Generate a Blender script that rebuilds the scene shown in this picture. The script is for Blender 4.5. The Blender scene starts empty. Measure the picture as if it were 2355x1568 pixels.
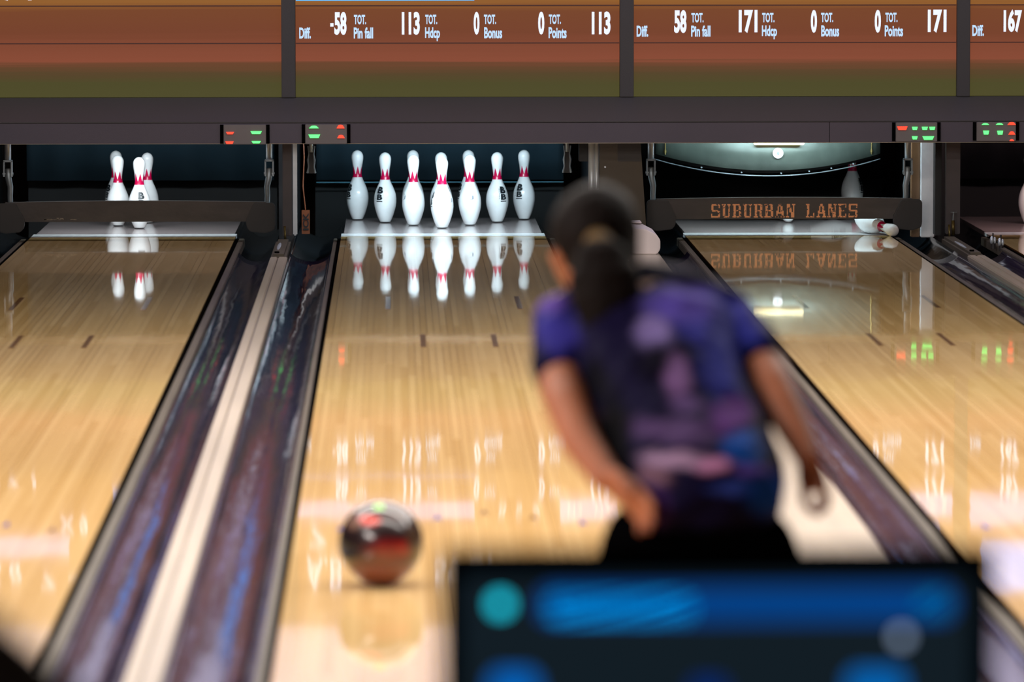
import bpy, bmesh, math, random
from mathutils import Vector, Matrix, noise
random.seed(7)
S = bpy.context.scene
COL = S.collection
PI = math.pi

# ------------------------------------------------------------------ camera
cam_d = bpy.data.cameras.new('camera')
cam = bpy.data.objects.new('camera', cam_d); COL.objects.link(cam); S.camera = cam
cam.location = (-0.2544, -28.7748, 1.7372)
yaw, pitch, roll = 0.0218, 0.0812, -0.001
fwd = Vector((math.sin(yaw)*math.cos(pitch), math.cos(yaw)*math.cos(pitch), -math.sin(pitch)))
rgt = Vector((math.cos(yaw), -math.sin(yaw), 0)); upv = rgt.cross(fwd)
r2 = rgt*math.cos(roll)+upv*math.sin(roll); u2 = -rgt*math.sin(roll)+upv*math.cos(roll)
cam.rotation_euler = Matrix((r2, u2, -fwd)).transposed().to_euler()
cam_d.sensor_width = 36; cam_d.lens = 189.55; cam_d.clip_end = 200; cam_d.clip_start = 0.1
cam_d.dof.use_dof = True; cam_d.dof.focus_distance = 27.3; cam_d.dof.aperture_fstop = 3.4

# ------------------------------------------------------------------ world, exposure
w = bpy.data.worlds.new('world'); S.world = w; w.use_nodes = True
w.node_tree.nodes['Background'].inputs[0].default_value = (0.55, 0.6, 0.75, 1)
w.node_tree.nodes['Background'].inputs[1].default_value = 0.15
S.view_settings.view_transform = 'Standard'; S.view_settings.look = 'None'
S.view_settings.exposure = 0.0; S.view_settings.gamma = 1.0; S.view_settings.use_curve_mapping = False

# ------------------------------------------------------------------ lights
def area(name, loc, target, sx, sy, power, color):
    l = bpy.data.lights.new(name, 'AREA'); l.shape = 'RECTANGLE'; l.size = sx; l.size_y = sy
    l.energy = power; l.color = color
    o = bpy.data.objects.new(name, l); COL.objects.link(o); o.location = loc
    d = Vector(target)-Vector(loc)
    o.rotation_euler = d.to_track_quat('-Z', 'Y').to_euler()
    return o
WARM = (1.0, 0.93, 0.86)
area('ceiling_light', (0.6, -6.5, 3.25), (0.6, -7.5, 0), 8, 0.5, 75, WARM)
area('ceiling_light', (0.6, -10.0, 3.25), (0.6, -10.5, 0), 8, 0.5, 370, WARM)
area('ceiling_light', (0.6, -14.0, 3.25), (0.6, -14.0, 0), 8, 0.5, 300, WARM)
area('ceiling_light', (0.0, -16.4, 3.25), (0.0, -15.6, 0), 8, 0.5, 170, WARM)
area('ceiling_light', (-3.6, -20.0, 2.9), (0.2, -18.4, 0.8), 3, 0.8, 190, (1, 0.88, 0.82))  # added lamp, aimed at the bowler's back from the left
area('ceiling_light', (0.4, -2.6, 3.3), (0.4, -0.95, 2.4), 8, 0.3, 125, (0.84, 0.83, 1.0))  # added wash that brightens the header wall mirrored in the lanes
# lamps behind the mask, one over each pin deck
LANE_X = (-1.615, 0.0, 1.797, 3.385)
for lx, pw, c in zip(LANE_X, (16, 27, 20, 8), ((0.80, 0.93, 1), (0.66, 0.88, 1), (0.70, 0.93, 1), (1, 0.72, 0.74))):
    area('pin_deck_lamp', (lx, -0.62, 0.64), (lx, 0.35, 0.12), 0.95, 0.07, pw, c)
area('pit_lamp', (0.0, 1.12, 0.47), (0.0, 1.32, 0.36), 1.2, 0.05, 0.7, (0.25, 0.75, 1.0))
area('pit_lamp', (-1.615, 1.12, 0.47), (-1.615, 1.32, 0.36), 1.2, 0.05, 0.4, (0.2, 0.75, 1.0))
area('table_lamp', (1.81, -0.30, 0.66), (1.81, 0.02, 0.40), 0.12, 0.05, 0.5, (0.95, 0.95, 0.82))

# ------------------------------------------------------------------ materials
def lin(c):
    return tuple(((v/255)/12.92 if v/255 <= 0.04045 else ((v/255+0.055)/1.055)**2.4) for v in c)
def node(nt, t, **kw):
    n = nt.nodes.new(t)
    for k, v in kw.items(): setattr(n, k, v)
    return n
def mat(name, c, rough=0.5, metal=0.0, emis=None, es=1.0, var=0.0, vscale=(8, 8, 8), bump=0.0, bscale=(20, 20, 20), spec=0.5, coat=0.0, ior=1.5):
    m = bpy.data.materials.new(name); m.use_nodes = True; nt = m.node_tree
    b = nt.nodes['Principled BSDF']; L = nt.links
    cl = lin(c)
    b.inputs['Base Color'].default_value = (*cl, 1); b.inputs['Roughness'].default_value = rough
    b.inputs['Metallic'].default_value = metal; b.inputs['Specular IOR Level'].default_value = spec
    b.inputs['IOR'].default_value = ior
    if coat: b.inputs['Coat Weight'].default_value = coat; b.inputs['Coat Roughness'].default_value = 0.05
    if emis is not None:
        b.inputs['Emission Color'].default_value = (*lin(emis), 1); b.inputs['Emission Strength'].default_value = es
    if var or bump:
        tc = node(nt, 'ShaderNodeTexCoord')
    if var:
        mp = node(nt, 'ShaderNodeMapping'); mp.inputs['Scale'].default_value = vscale
        L.new(tc.outputs['Object'], mp.inputs[0])
        no = node(nt, 'ShaderNodeTexNoise'); no.inputs['Scale'].default_value = 1; no.inputs['Detail'].default_value = 5
        L.new(mp.outputs[0], no.inputs['Vector'])
        cr = node(nt, 'ShaderNodeValToRGB')
        cr.color_ramp.elements[0].position = 0.3; cr.color_ramp.elements[1].position = 0.7
        cr.color_ramp.elements[0].color = (*[v*(1-var) for v in cl], 1)
        cr.color_ramp.elements[1].color = (*[min(1, v*(1+var)) for v in cl], 1)
        L.new(no.outputs[0], cr.inputs[0]); L.new(cr.outputs[0], b.inputs['Base Color'])
    if bump:
        mp2 = node(nt, 'ShaderNodeMapping'); mp2.inputs['Scale'].default_value = bscale
        L.new(tc.outputs['Object'], mp2.inputs[0])
        n2 = node(nt, 'ShaderNodeTexNoise'); n2.inputs['Scale'].default_value = 1; n2.inputs['Detail'].default_value = 2
        L.new(mp2.outputs[0], n2.inputs['Vector'])
        bp = node(nt, 'ShaderNodeBump'); bp.inputs['Strength'].default_value = 1; bp.inputs['Distance'].default_value = bump
        L.new(n2.outputs[0], bp.inputs['Height']); L.new(bp.outputs[0], b.inputs['Normal'])
    return m

def wood_mat(name, light, dark, seam, rough, wave, nb=39, width=1.066, coatr=None):
    """boards running along Y: per-board tone, fine grain, thin seams"""
    m = bpy.data.materials.new(name); m.use_nodes = True; nt = m.node_tree; L = nt.links
    b = nt.nodes['Principled BSDF']; b.inputs['Roughness'].default_value = rough; b.inputs['IOR'].default_value = 1.5
    tc = node(nt, 'ShaderNodeTexCoord'); sp = node(nt, 'ShaderNodeSeparateXYZ'); L.new(tc.outputs['Object'], sp.inputs[0])
    def math_(op, a, bb=None):
        n = node(nt, 'ShaderNodeMath', operation=op)
        if isinstance(a, (int, float)): n.inputs[0].default_value = a
        else: L.new(a, n.inputs[0])
        if bb is not None:
            if isinstance(bb, (int, float)): n.inputs[1].default_value = bb
            else: L.new(bb, n.inputs[1])
        return n.outputs[0]
    u = math_('MULTIPLY', math_('ADD', sp.outputs[0], width/2), nb/width)
    idx = math_('FLOOR', u); fr = math_('FRACT', u)
    # staggered board ends
    wn0 = node(nt, 'ShaderNodeTexWhiteNoise', noise_dimensions='1D'); L.new(idx, wn0.inputs['W'])
    yy = math_('FLOOR', math_('ADD', math_('MULTIPLY', sp.outputs[1], 0.42), math_('MULTIPLY', wn0.outputs[0], 7.0)))
    wn = node(nt, 'ShaderNodeTexWhiteNoise', noise_dimensions='2D')
    cb = node(nt, 'ShaderNodeCombineXYZ'); L.new(idx, cb.inputs[0]); L.new(yy, cb.inputs[1]); L.new(cb.outputs[0], wn.inputs['Vector'])
    mp = node(nt, 'ShaderNodeMapping'); mp.inputs['Scale'].default_value = (90, 1.2, 1); L.new(tc.outputs['Object'], mp.inputs[0])
    gr = node(nt, 'ShaderNodeTexNoise'); gr.inputs['Scale'].default_value = 1; gr.inputs['Detail'].default_value = 6; L.new(mp.outputs[0], gr.inputs['Vector'])
    t = math_('ADD', math_('MULTIPLY', wn.outputs[0], 0.55), math_('MULTIPLY', gr.outputs[0], 0.55))
    cr = node(nt, 'ShaderNodeValToRGB'); cr.color_ramp.elements[0].position = 0.15; cr.color_ramp.elements[1].position = 0.85
    cr.color_ramp.elements[0].color = (*lin(dark), 1); cr.color_ramp.elements[1].color = (*lin(light), 1)
    L.new(t, cr.inputs[0])
    edge = math_('LESS_THAN', math_('ABSOLUTE', math_('SUBTRACT', fr, 0.5)), 0.470)
    wn3 = node(nt, 'ShaderNodeTexWhiteNoise', noise_dimensions='1D'); L.new(math_('ADD', idx, 91.3), wn3.inputs['W'])
    es = math_('MAXIMUM', edge, math_('MULTIPLY', math_('GREATER_THAN', wn3.outputs[0], 0.42), 0.85))
    mx = node(nt, 'ShaderNodeMix', data_type='RGBA'); mx.inputs[6].default_value = (*lin(seam), 1)
    L.new(es, mx.inputs[0]); L.new(cr.outputs[0], mx.inputs[7]); L.new(mx.outputs[2], b.inputs['Base Color'])
    mp2 = node(nt, 'ShaderNodeMapping'); mp2.inputs['Scale'].default_value = (7, 1.6, 1); L.new(tc.outputs['Object'], mp2.inputs[0])
    n2 = node(nt, 'ShaderNodeTexNoise'); n2.inputs['Scale'].default_value = 1; n2.inputs['Detail'].default_value = 1; L.new(mp2.outputs[0], n2.inputs['Vector'])
    bp = node(nt, 'ShaderNodeBump'); bp.inputs['Strength'].default_value = 1; bp.inputs['Distance'].default_value = wave
    L.new(n2.outputs[0], bp.inputs['Height']); L.new(bp.outputs[0], b.inputs['Normal'])
    return m

M = {}
M['lane'] = wood_mat('oiled_maple', (228, 193, 136), (205, 167, 108), (112, 74, 42), 0.035, 0.0004)
M['approach'] = wood_mat('approach_maple', (222, 180, 128), (200, 152, 100), (150, 105, 65), 0.15, 0.0002, nb=300, width=8.2)
M['deck'] = mat('grey_pin_deck_laminate', (160, 146, 144), 0.12, var=0.12, vscale=(3, 2, 1), bump=0.0002, bscale=(8, 3, 1))
M['plate'] = mat('pale_deck_edge_plate', (205, 205, 205), 0.2, var=0.08, vscale=(40, 3, 1))
M['mark'] = mat('dark_brown_inlay', (120, 84, 52), 0.1)
M['mark_blue'] = mat('blue_inlay', (30, 60, 160), 0.1)
M['gutter'] = mat('dark_gutter_plastic', (46, 38, 60), 0.07, var=0.25, vscale=(9, 1.2, 4), bump=0.0022, bscale=(26, 1.6, 3))
M['gutter_end'] = mat('black_gutter_end', (16, 20, 24), 0.12, bump=0.002, bscale=(14, 5, 4))
M['flange'] = mat('grey_brown_flange', (88, 80, 70), 0.55, var=0.2, vscale=(20, 1.5, 1), spec=0.2)
M['gap'] = mat('black_gap', (8, 7, 7), 0.9, spec=0.0)
M['cap'] = mat('beige_lane_divider', (188, 173, 154), 0.28, var=0.10, vscale=(12, 0.8, 1), bump=0.0003, bscale=(10, 1, 1), spec=0.35)
M['groove'] = mat('brown_groove', (95, 80, 66), 0.4)
M['mask_beam'] = mat('purple_grey_mask', (74, 66, 76), 0.5, var=0.06, vscale=(2, 2, 2), bump=0.0004, bscale=(300, 300, 300))
M['mask_under'] = mat('pale_mask_underside', (235, 228, 215), 0.5)
M['ledge'] = mat('charcoal_ledge', (60, 56, 56), 0.55, var=0.05, vscale=(2, 2, 2), bump=0.0004, bscale=(300, 300, 300))
M['housing'] = mat('indicator_housing', (112, 104, 102), 0.5, var=0.1)
M['led_r'] = mat('red_lamp', (255, 60, 40), 0.3, emis=(255, 62, 40), es=1.6)
M['led_g'] = mat('green_lamp', (80, 255, 110), 0.3, emis=(90, 255, 120), es=1.6)
M['black'] = mat('pit_black', (7, 8, 10), 0.7)
M['kick'] = mat('dark_kickback', (20, 20, 24), 0.5, var=0.3)
M['curtain'] = mat('teal_pit_curtain', (12, 34, 44), 0.8, var=0.2, vscale=(3, 3, 3))
M['thread'] = mat('pale_blue_edge', (70, 130, 150), 0.5)
M['post'] = mat('purple_grey_post', (74, 66, 70), 0.5, var=0.08)
M['chrome'] = mat('brushed_chrome', (205, 212, 220), 0.35, 0.5, var=0.1)
M['steel'] = mat('worn_steel', (140, 150, 158), 0.35, 0.5, var=0.3, vscale=(20, 20, 8))
M['galv'] = mat('pale_grey_metal', (232, 230, 236), 0.5, 0.0, var=0.25, vscale=(5, 5, 4))
M['panel'] = mat('taupe_gloss_panel', (86, 77, 64), 0.22, var=0.08, vscale=(3, 3, 3))
M['panel_dark'] = mat('dark_taupe_panel', (52, 46, 42), 0.3)
M['brownwood'] = mat('brown_timber', (104, 72, 46), 0.5, var=0.2)
M['sweep'] = mat('worn_charcoal_board', (68, 61, 60), 0.55, var=0.22, vscale=(6, 6, 14), bump=0.0008, bscale=(40, 40, 60))
M['bracket'] = mat('black_bracket', (44, 39, 39), 0.5, var=0.15)
M['scuff'] = mat('pale_scuff', (150, 140, 128), 0.6)
M['table'] = mat('greenish_machine_metal', (82, 92, 86), 0.4, 0.3, var=0.22, vscale=(9, 9, 6))
M['white_plastic'] = mat('white_plastic', (220, 220, 222), 0.4)
M['hood'] = mat('pale_lilac_white_plastic', (250, 236, 234), 0.45, var=0.04)
M['brass'] = mat('dull_brass', (120, 106, 66), 0.35, 0.8, var=0.2)
M['orange'] = mat('orange_brown_sticker', (120, 62, 32), 0.5, var=0.2)
M['pin'] = mat('pin_plastic', (236, 236, 236), 0.18, var=0.03, vscale=(25, 25, 25))
M['pin_red'] = mat('crimson_collar', (196, 8, 70), 0.25)
M['pin_base'] = mat('black_pin_base', (20, 20, 22), 0.4)
M['ink'] = mat('black_ink', (14, 22, 28), 0.4)
M['ink_soft'] = mat('grey_ink', (120, 130, 140), 0.4)
M['text'] = mat('white_screen_text', (20, 20, 20), 0.5, emis=(228, 234, 255), es=1.15)
M['text_blue'] = mat('pale_blue_screen_text', (20, 20, 20), 0.5, emis=(190, 222, 255), es=1.05)
M['line'] = mat('dark_screen_line', (5, 5, 5), 0.5, emis=(66, 30, 22), es=0.9)
M['lav'] = mat('lavender_screen_bar', (10, 10, 10), 0.5, emis=(200, 192, 250), es=1.0)
M['blue'] = mat('blue_screen_bar', (10, 10, 10), 0.5, emis=(64, 146, 235), es=2.0)
M['ceiling'] = mat('dark_ceiling', (70, 66, 64), 0.9, var=0.1)
M['wall'] = mat('dark_wall', (80, 74, 72), 0.9, var=0.1)
M['header'] = mat('pale_lilac_wall', (232, 226, 240), 0.7, var=0.04, vscale=(1, 1, 1))
M['carpet'] = mat('dark_carpet', (40, 36, 44), 0.95, var=0.3, vscale=(60, 60, 60))
M['skin'] = mat('tan_skin', (178, 108, 74), 0.5, var=0.08, vscale=(9, 9, 9))
M['skin'].node_tree.nodes['Principled BSDF'].inputs['Subsurface Weight'].default_value = 0.08
M['hair'] = mat('black_brown_hair', (20, 13, 11), 0.7, var=0.3, vscale=(80, 80, 6), bump=0.003, bscale=(140, 140, 8), spec=0.15)
M['tie'] = mat('brown_hair_tie', (110, 84, 40), 0.7)
M['pants'] = mat('black_trousers', (4, 4, 5), 0.9, var=0.3, vscale=(6, 6, 6), spec=0.0)
M['shoe'] = mat('white_shoe', (190, 190, 195), 0.5)
M['sole'] = mat('dark_sole', (40, 38, 36), 0.6)
M['eye'] = mat('eye', (235, 232, 228), 0.2)
M['iris'] = mat('dark_iris', (40, 26, 18), 0.2)
M['lips'] = mat('lips', (150, 80, 72), 0.45)
M['bezel'] = mat('black_monitor_plastic', (7, 7, 8), 0.9, spec=0.0)
M['desk'] = mat('dark_console', (36, 32, 32), 0.5, var=0.1)
M['chair'] = mat('dark_brown_leather', (110, 82, 56), 0.5, var=0.15)

def screen_mat():
    m = bpy.data.materials.new('score_screen_picture'); m.use_nodes = True; nt = m.node_tree; L = nt.links
    b = nt.nodes['Principled BSDF']; b.inputs['Base Color'].default_value = (0.01, 0.01, 0.01, 1); b.inputs['Roughness'].default_value = 0.6; b.inputs['Specular IOR Level'].default_value = 0.1
    g = node(nt, 'ShaderNodeNewGeometry'); sp = node(nt, 'ShaderNodeSeparateXYZ'); L.new(g.outputs['Position'], sp.inputs[0])
    mr = node(nt, 'ShaderNodeMapRange'); mr.inputs[1].default_value = 0.72; mr.inputs[2].default_value = 2.0; L.new(sp.outputs[2], mr.inputs[0])
    mp = node(nt, 'ShaderNodeMapping'); mp.inputs['Scale'].default_value = (0.6, 1, 60); L.new(g.outputs['Position'], mp.inputs[0])
    no = node(nt, 'ShaderNodeTexNoise'); no.inputs['Scale'].default_value = 1; no.inputs['Detail'].default_value = 3; L.new(mp.outputs[0], no.inputs['Vector'])
    ad = node(nt, 'ShaderNodeMath', operation='MULTIPLY_ADD'); L.new(no.outputs[0], ad.inputs[0]); ad.inputs[1].default_value = 0.05; L.new(mr.outputs[0], ad.inputs[2])
    cr = node(nt, 'ShaderNodeValToRGB'); L.new(ad.outputs[0], cr.inputs[0])
    st = [(0.025, (84, 80, 42)), (0.09, (82, 78, 40)), (0.13, (92, 72, 42)), (0.17, (116, 72, 46)), (0.185, (148, 80, 56)), (0.24, (140, 76, 52)), (0.30, (128, 70, 44)), (0.39, (130, 74, 42)), (0.42, (158, 102, 46)), (0.6, (150, 92, 50)), (1.0, (120, 80, 70))]
    e = cr.color_ramp.elements
    e[0].position, e[0].color = st[0][0], (*lin(st[0][1]), 1)
    e[1].position, e[1].color = st[-1][0], (*lin(st[-1][1]), 1)
    for p, c in st[1:-1]:
        n = e.new(p); n.color = (*lin(c), 1)
    L.new(cr.outputs[0], b.inputs['Emission Color']); b.inputs['Emission Strength'].default_value = 0.82
    return m
M['screen'] = screen_mat()

def blob_mat(name, base, blobs, rough, distort=0.35, dscale=9.0, coat=0.0, warp_axes=(1, 1, 1)):
    """cloudy print: soft patches of colour at fixed places on the object"""
    m = bpy.data.materials.new(name); m.use_nodes = True; nt = m.node_tree; L = nt.links
    b = nt.nodes['Principled BSDF']; b.inputs['Roughness'].default_value = rough; b.inputs['Specular IOR Level'].default_value = 0.04 if not coat else 0.5
    b.inputs['Coat Weight'].default_value = coat; b.inputs['Coat Roughness'].default_value = 0.06
    tc = node(nt, 'ShaderNodeTexCoord')
    no = node(nt, 'ShaderNodeTexNoise'); no.inputs['Scale'].default_value = dscale; no.inputs['Detail'].default_value = 3; L.new(tc.outputs['Object'], no.inputs['Vector'])
    sb = node(nt, 'ShaderNodeVectorMath', operation='SUBTRACT'); L.new(no.outputs['Color'], sb.inputs[0]); sb.inputs[1].default_value = (0.5, 0.5, 0.5)
    sc = node(nt, 'ShaderNodeVectorMath', operation='SCALE'); L.new(sb.outputs[0], sc.inputs[0]); sc.inputs['Scale'].default_value = distort
    ad = node(nt, 'ShaderNodeVectorMath', operation='ADD'); L.new(tc.outputs['Object'], ad.inputs[0]); L.new(sc.outputs[0], ad.inputs[1])
    prev = None
    for (p, r, c) in blobs:
        s1 = node(nt, 'ShaderNodeVectorMath', operation='SUBTRACT'); L.new(ad.outputs[0], s1.inputs[0]); s1.inputs[1].default_value = p
        s2 = node(nt, 'ShaderNodeVectorMath', operation='DIVIDE'); L.new(s1.outputs[0], s2.inputs[0]); s2.inputs[1].default_value = r
        ln = node(nt, 'ShaderNodeVectorMath', operation='LENGTH'); L.new(s2.outputs[0], ln.inputs[0])
        mr = node(nt, 'ShaderNodeMapRange', interpolation_type='SMOOTHSTEP'); mr.inputs[1].default_value = 1.0; mr.inputs[2].default_value = 0.35
        L.new(ln.outputs['Value'], mr.inputs[0])
        mx = node(nt, 'ShaderNodeMix', data_type='RGBA'); L.new(mr.outputs[0], mx.inputs[0])
        if prev is None: mx.inputs[6].default_value = (*lin(base), 1)
        else: L.new(prev, mx.inputs[6])
        mx.inputs[7].default_value = (*lin(c), 1); prev = mx.outputs[2]
    L.new(prev, b.inputs['Base Color'])
    return m

# ------------------------------------------------------------------ object helpers
def tag(o, label=None, cat=None, group=None, kind=None):
    if label: o['label'] = label
    if cat: o['category'] = cat
    if group: o['group'] = group
    if kind: o['kind'] = kind
    return o
def thing(name, label, cat, loc=(0, 0, 0), group=None, kind=None, rot=(0, 0, 0)):
    o = bpy.data.objects.new(name, None); COL.objects.link(o); o.location = loc; o.rotation_euler = rot
    o.empty_display_size = 0.1
    return tag(o, label, cat, group, kind)
def wloc(o):
    v = Vector((0, 0, 0))
    while o is not None: v += o.location; o = o.parent
    return v
def obj(name, bm, m, parent=None, smooth=False, label=None, local=False, origin=None):
    """link a bmesh given in world coordinates (or local ones) as one object"""
    me = bpy.data.meshes.new(name)
    bmesh.ops.recalc_face_normals(bm, faces=bm.faces)
    o = bpy.data.objects.new(name, me); COL.objects.link(o)
    if parent is not None:
        o.parent = parent
        if not local: bmesh.ops.translate(bm, verts=bm.verts, vec=-wloc(parent))
    elif not local:
        if origin is None:
            vs = [v.co for v in bm.verts]
            origin = Vector(((min(v.x for v in vs)+max(v.x for v in vs))/2, (min(v.y for v in vs)+max(v.y for v in vs))/2, min(v.z for v in vs)))
        origin = Vector(origin); bmesh.ops.translate(bm, verts=bm.verts, vec=-origin); o.location = origin
    bm.to_mesh(me); bm.free()
    if smooth:
        for p in me.polygons: p.use_smooth = True
    me.materials.append(M[m] if isinstance(m, str) else m)
    if label: o['label'] = label
    return o
def B(): return bmesh.new()
def box(bm, x0, x1, y0, y1, z0, z1, bev=0.0):
    vs = [bm.verts.new((x, y, z)) for x in (x0, x1) for y in (y0, y1) for z in (z0, z1)]
    fs = [bm.faces.new([vs[i] for i in f]) for f in ((0, 1, 3, 2), (4, 6, 7, 5), (0, 4, 5, 1), (2, 3, 7, 6), (0, 2, 6, 4), (1, 5, 7, 3))]
    if bev:
        es = list({e for f in fs for e in f.edges})
        bmesh.ops.bevel(bm, geom=es, offset=bev, segments=2, affect='EDGES')
    return bm
def prism(bm, pts, axis, a0, a1):
    """extrude a closed 2D outline along an axis ('x','y','z')"""
    def P(u, v, a): return {'x': (a, u, v), 'y': (u, a, v), 'z': (u, v, a)}[axis]
    A = [bm.verts.new(P(u, v, a0)) for u, v in pts]; C = [bm.verts.new(P(u, v, a1)) for u, v in pts]
    n = len(pts)
    for i in range(n): bm.faces.new((A[i], A[(i+1) % n], C[(i+1) % n], C[i]))
    bm.faces.new(A); bm.faces.new(C[::-1])
    return bm
def tube(bm, pts, rad, seg=14, caps=True, hint=(1, 0, 0)):
    pts = [Vector(p) for p in pts]; n = len(pts)
    rings = []
    def ring(c, T, a, b):
        h = Vector(hint)
        s = h - T*h.dot(T)
        if s.length < 0.15: h = Vector((0, 1, 0)); s = h - T*h.dot(T)
        if s.length < 0.15: h = Vector((0, 0, 1)); s = h - T*h.dot(T)
        s.normalize(); q = T.cross(s)
        return [bm.verts.new(c+s*a*math.cos(2*PI*k/seg)+q*b*math.sin(2*PI*k/seg)) for k in range(seg)]
    R = [r if isinstance(r, (tuple, list)) else (r, r) for r in rad]
    Ts = []
    for i in range(n):
        T = (pts[min(i+1, n-1)]-pts[max(i-1, 0)]); T.normalize(); Ts.append(T)
    if caps:
        for k in (0.98, 0.75, 0.4):
            a, b = R[0]; c_ = math.sqrt(1-k*k); rings.append(ring(pts[0]-Ts[0]*min(a, b)*k*0.9, Ts[0], a*c_, b*c_))
    for i in range(n): rings.append(ring(pts[i], Ts[i], *R[i]))
    if caps:
        for k in (0.4, 0.75, 0.98):
            a, b = R[-1]; c_ = math.sqrt(1-k*k); rings.append(ring(pts[-1]+Ts[-1]*min(a, b)*k*0.9, Ts[-1], a*c_, b*c_))
    for r0, r1 in zip(rings, rings[1:]):
        for k in range(seg): bm.faces.new((r0[k], r0[(k+1) % seg], r1[(k+1) % seg], r1[k]))
    bm.faces.new(rings[0][::-1]); bm.faces.new(rings[-1])
    return bm
def rod(bm, p0, p1, r, seg=16):
    p0, p1 = Vector(p0), Vector(p1); T = (p1-p0).normalized()
    h = Vector((1, 0, 0)) if abs(T.x) < 0.9 else Vector((0, 1, 0)); s = (h-T*h.dot(T)).normalized(); q = T.cross(s)
    A = [bm.verts.new(p0+s*r*math.cos(2*PI*k/seg)+q*r*math.sin(2*PI*k/seg)) for k in range(seg)]
    C = [bm.verts.new(p1+s*r*math.cos(2*PI*k/seg)+q*r*math.sin(2*PI*k/seg)) for k in range(seg)]
    for k in range(seg): bm.faces.new((A[k], A[(k+1) % seg], C[(k+1) % seg], C[k]))
    bm.faces.new(A[::-1]); bm.faces.new(C)
    return bm
def ell(bm, c, r, rot=None, u=20, v=14):
    ret = bmesh.ops.create_uvsphere(bm, u_segments=u, v_segments=v, radius=1)
    mt = Matrix.Diagonal((*r, 1))
    if rot is not None: mt = rot.to_matrix().to_4x4() @ mt
    mt = Matrix.Translation(c) @ mt
    bmesh.ops.transform(bm, matrix=mt, verts=ret['verts'])
    return bm
def lathe(bm, prof, seg=40):
    """profile of (z, r); r may be 0 at the ends"""
    rings = []
    for z, r in prof:
        rings.append([bm.verts.new((0, 0, z))] if r <= 1e-6 else [bm.verts.new((r*math.cos(2*PI*k/seg), r*math.sin(2*PI*k/seg), z)) for k in range(seg)])
    for a, b in zip(rings, rings[1:]):
        for k in range(seg):
            k2 = (k+1) % seg
            if len(a) == 1: bm.faces.new((a[0], b[k2], b[k]))
            elif len(b) == 1: bm.faces.new((a[k], a[k2], b[0]))
            else: bm.faces.new((a[k], a[k2], b[k2], b[k]))
    if len(rings[0]) > 1: bm.faces.new(rings[0][::-1])
    if len(rings[-1]) > 1: bm.faces.new(rings[-1])
    return bm
def text_bm(body, x0, x1, z0, z1, y, depth=0.0015, bold=0.02):
    """letters standing in the XZ plane, fitted to a rectangle"""
    cu = bpy.data.curves.new('t', 'FONT'); cu.body = body; cu.size = 1; cu.extrude = 0.05; cu.offset = bold; cu.resolution_u = 4
    to = bpy.data.objects.new('t', cu); COL.objects.link(to)
    dg = bpy.context.evaluated_depsgraph_get(); dg.update()
    me = bpy.data.meshes.new_from_object(to.evaluated_get(dg))
    bpy.data.objects.remove(to)
    bm = B(); bm.from_mesh(me); bpy.data.meshes.remove(me)
    xs = [v.co.x for v in bm.verts]; ys = [v.co.y for v in bm.verts]
    ax, bx, ay, by = min(xs), max(xs), min(ys), max(ys)
    for v in bm.verts:
        X = x0+(v.co.x-ax)/(bx-ax)*(x1-x0); Z = z0+(v.co.y-ay)/(by-ay)*(z1-z0); Y = y-(depth if v.co.z > 0 else 0)
        v.co = (X, Y, Z)
    return bm

# ------------------------------------------------------------------ room shell
tag(obj('floor', box(B(), -7, 9, -32, 3.2, -0.62, -0.30), 'carpet'), 'dark floor slab under the whole bowling hall', 'floor', kind='structure')
tag(obj('ceiling', box(B(), -7, 9, -32, 3.2, 3.4, 3.5), 'ceiling'), 'dark ceiling above the lanes', 'ceiling', kind='structure')
tag(obj('wall_left', box(B(), -7.1, -7.0, -32, 3.2, -0.6, 3.5), 'wall'), 'dark side wall left of the lanes', 'wall', kind='structure')
tag(obj('wall_right', box(B(), 9.0, 9.1, -32, 3.2, -0.6, 3.5), 'wall'), 'dark side wall right of the lanes', 'wall', kind='structure')
tag(obj('wall_back', box(B(), -7, 9, 3.1, 3.2, -0.6, 3.5), 'wall'), 'dark wall behind the pin pits', 'wall', kind='structure')
tag(obj('wall_header', box(B(), -7, 9, -0.88, -0.78, 2.02, 3.4), 'header'), 'pale lilac wall band above the score screens', 'wall', kind='structure')

# approach behind the foul line and the seating floor further back
bm = box(B(), -6.9, 8.9, -22.9, -18.30, -0.30, 0.0)
ap = tag(obj('approach', bm, 'approach'), 'wooden approach floor where the bowler slides', 'floor')
bm = box(B(), -6.9, 8.9, -31.9, -22.92, -0.30, 0.0)
tag(obj('seating_floor', bm, 'carpet'), 'dark carpeted floor of the seating area', 'floor')

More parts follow.
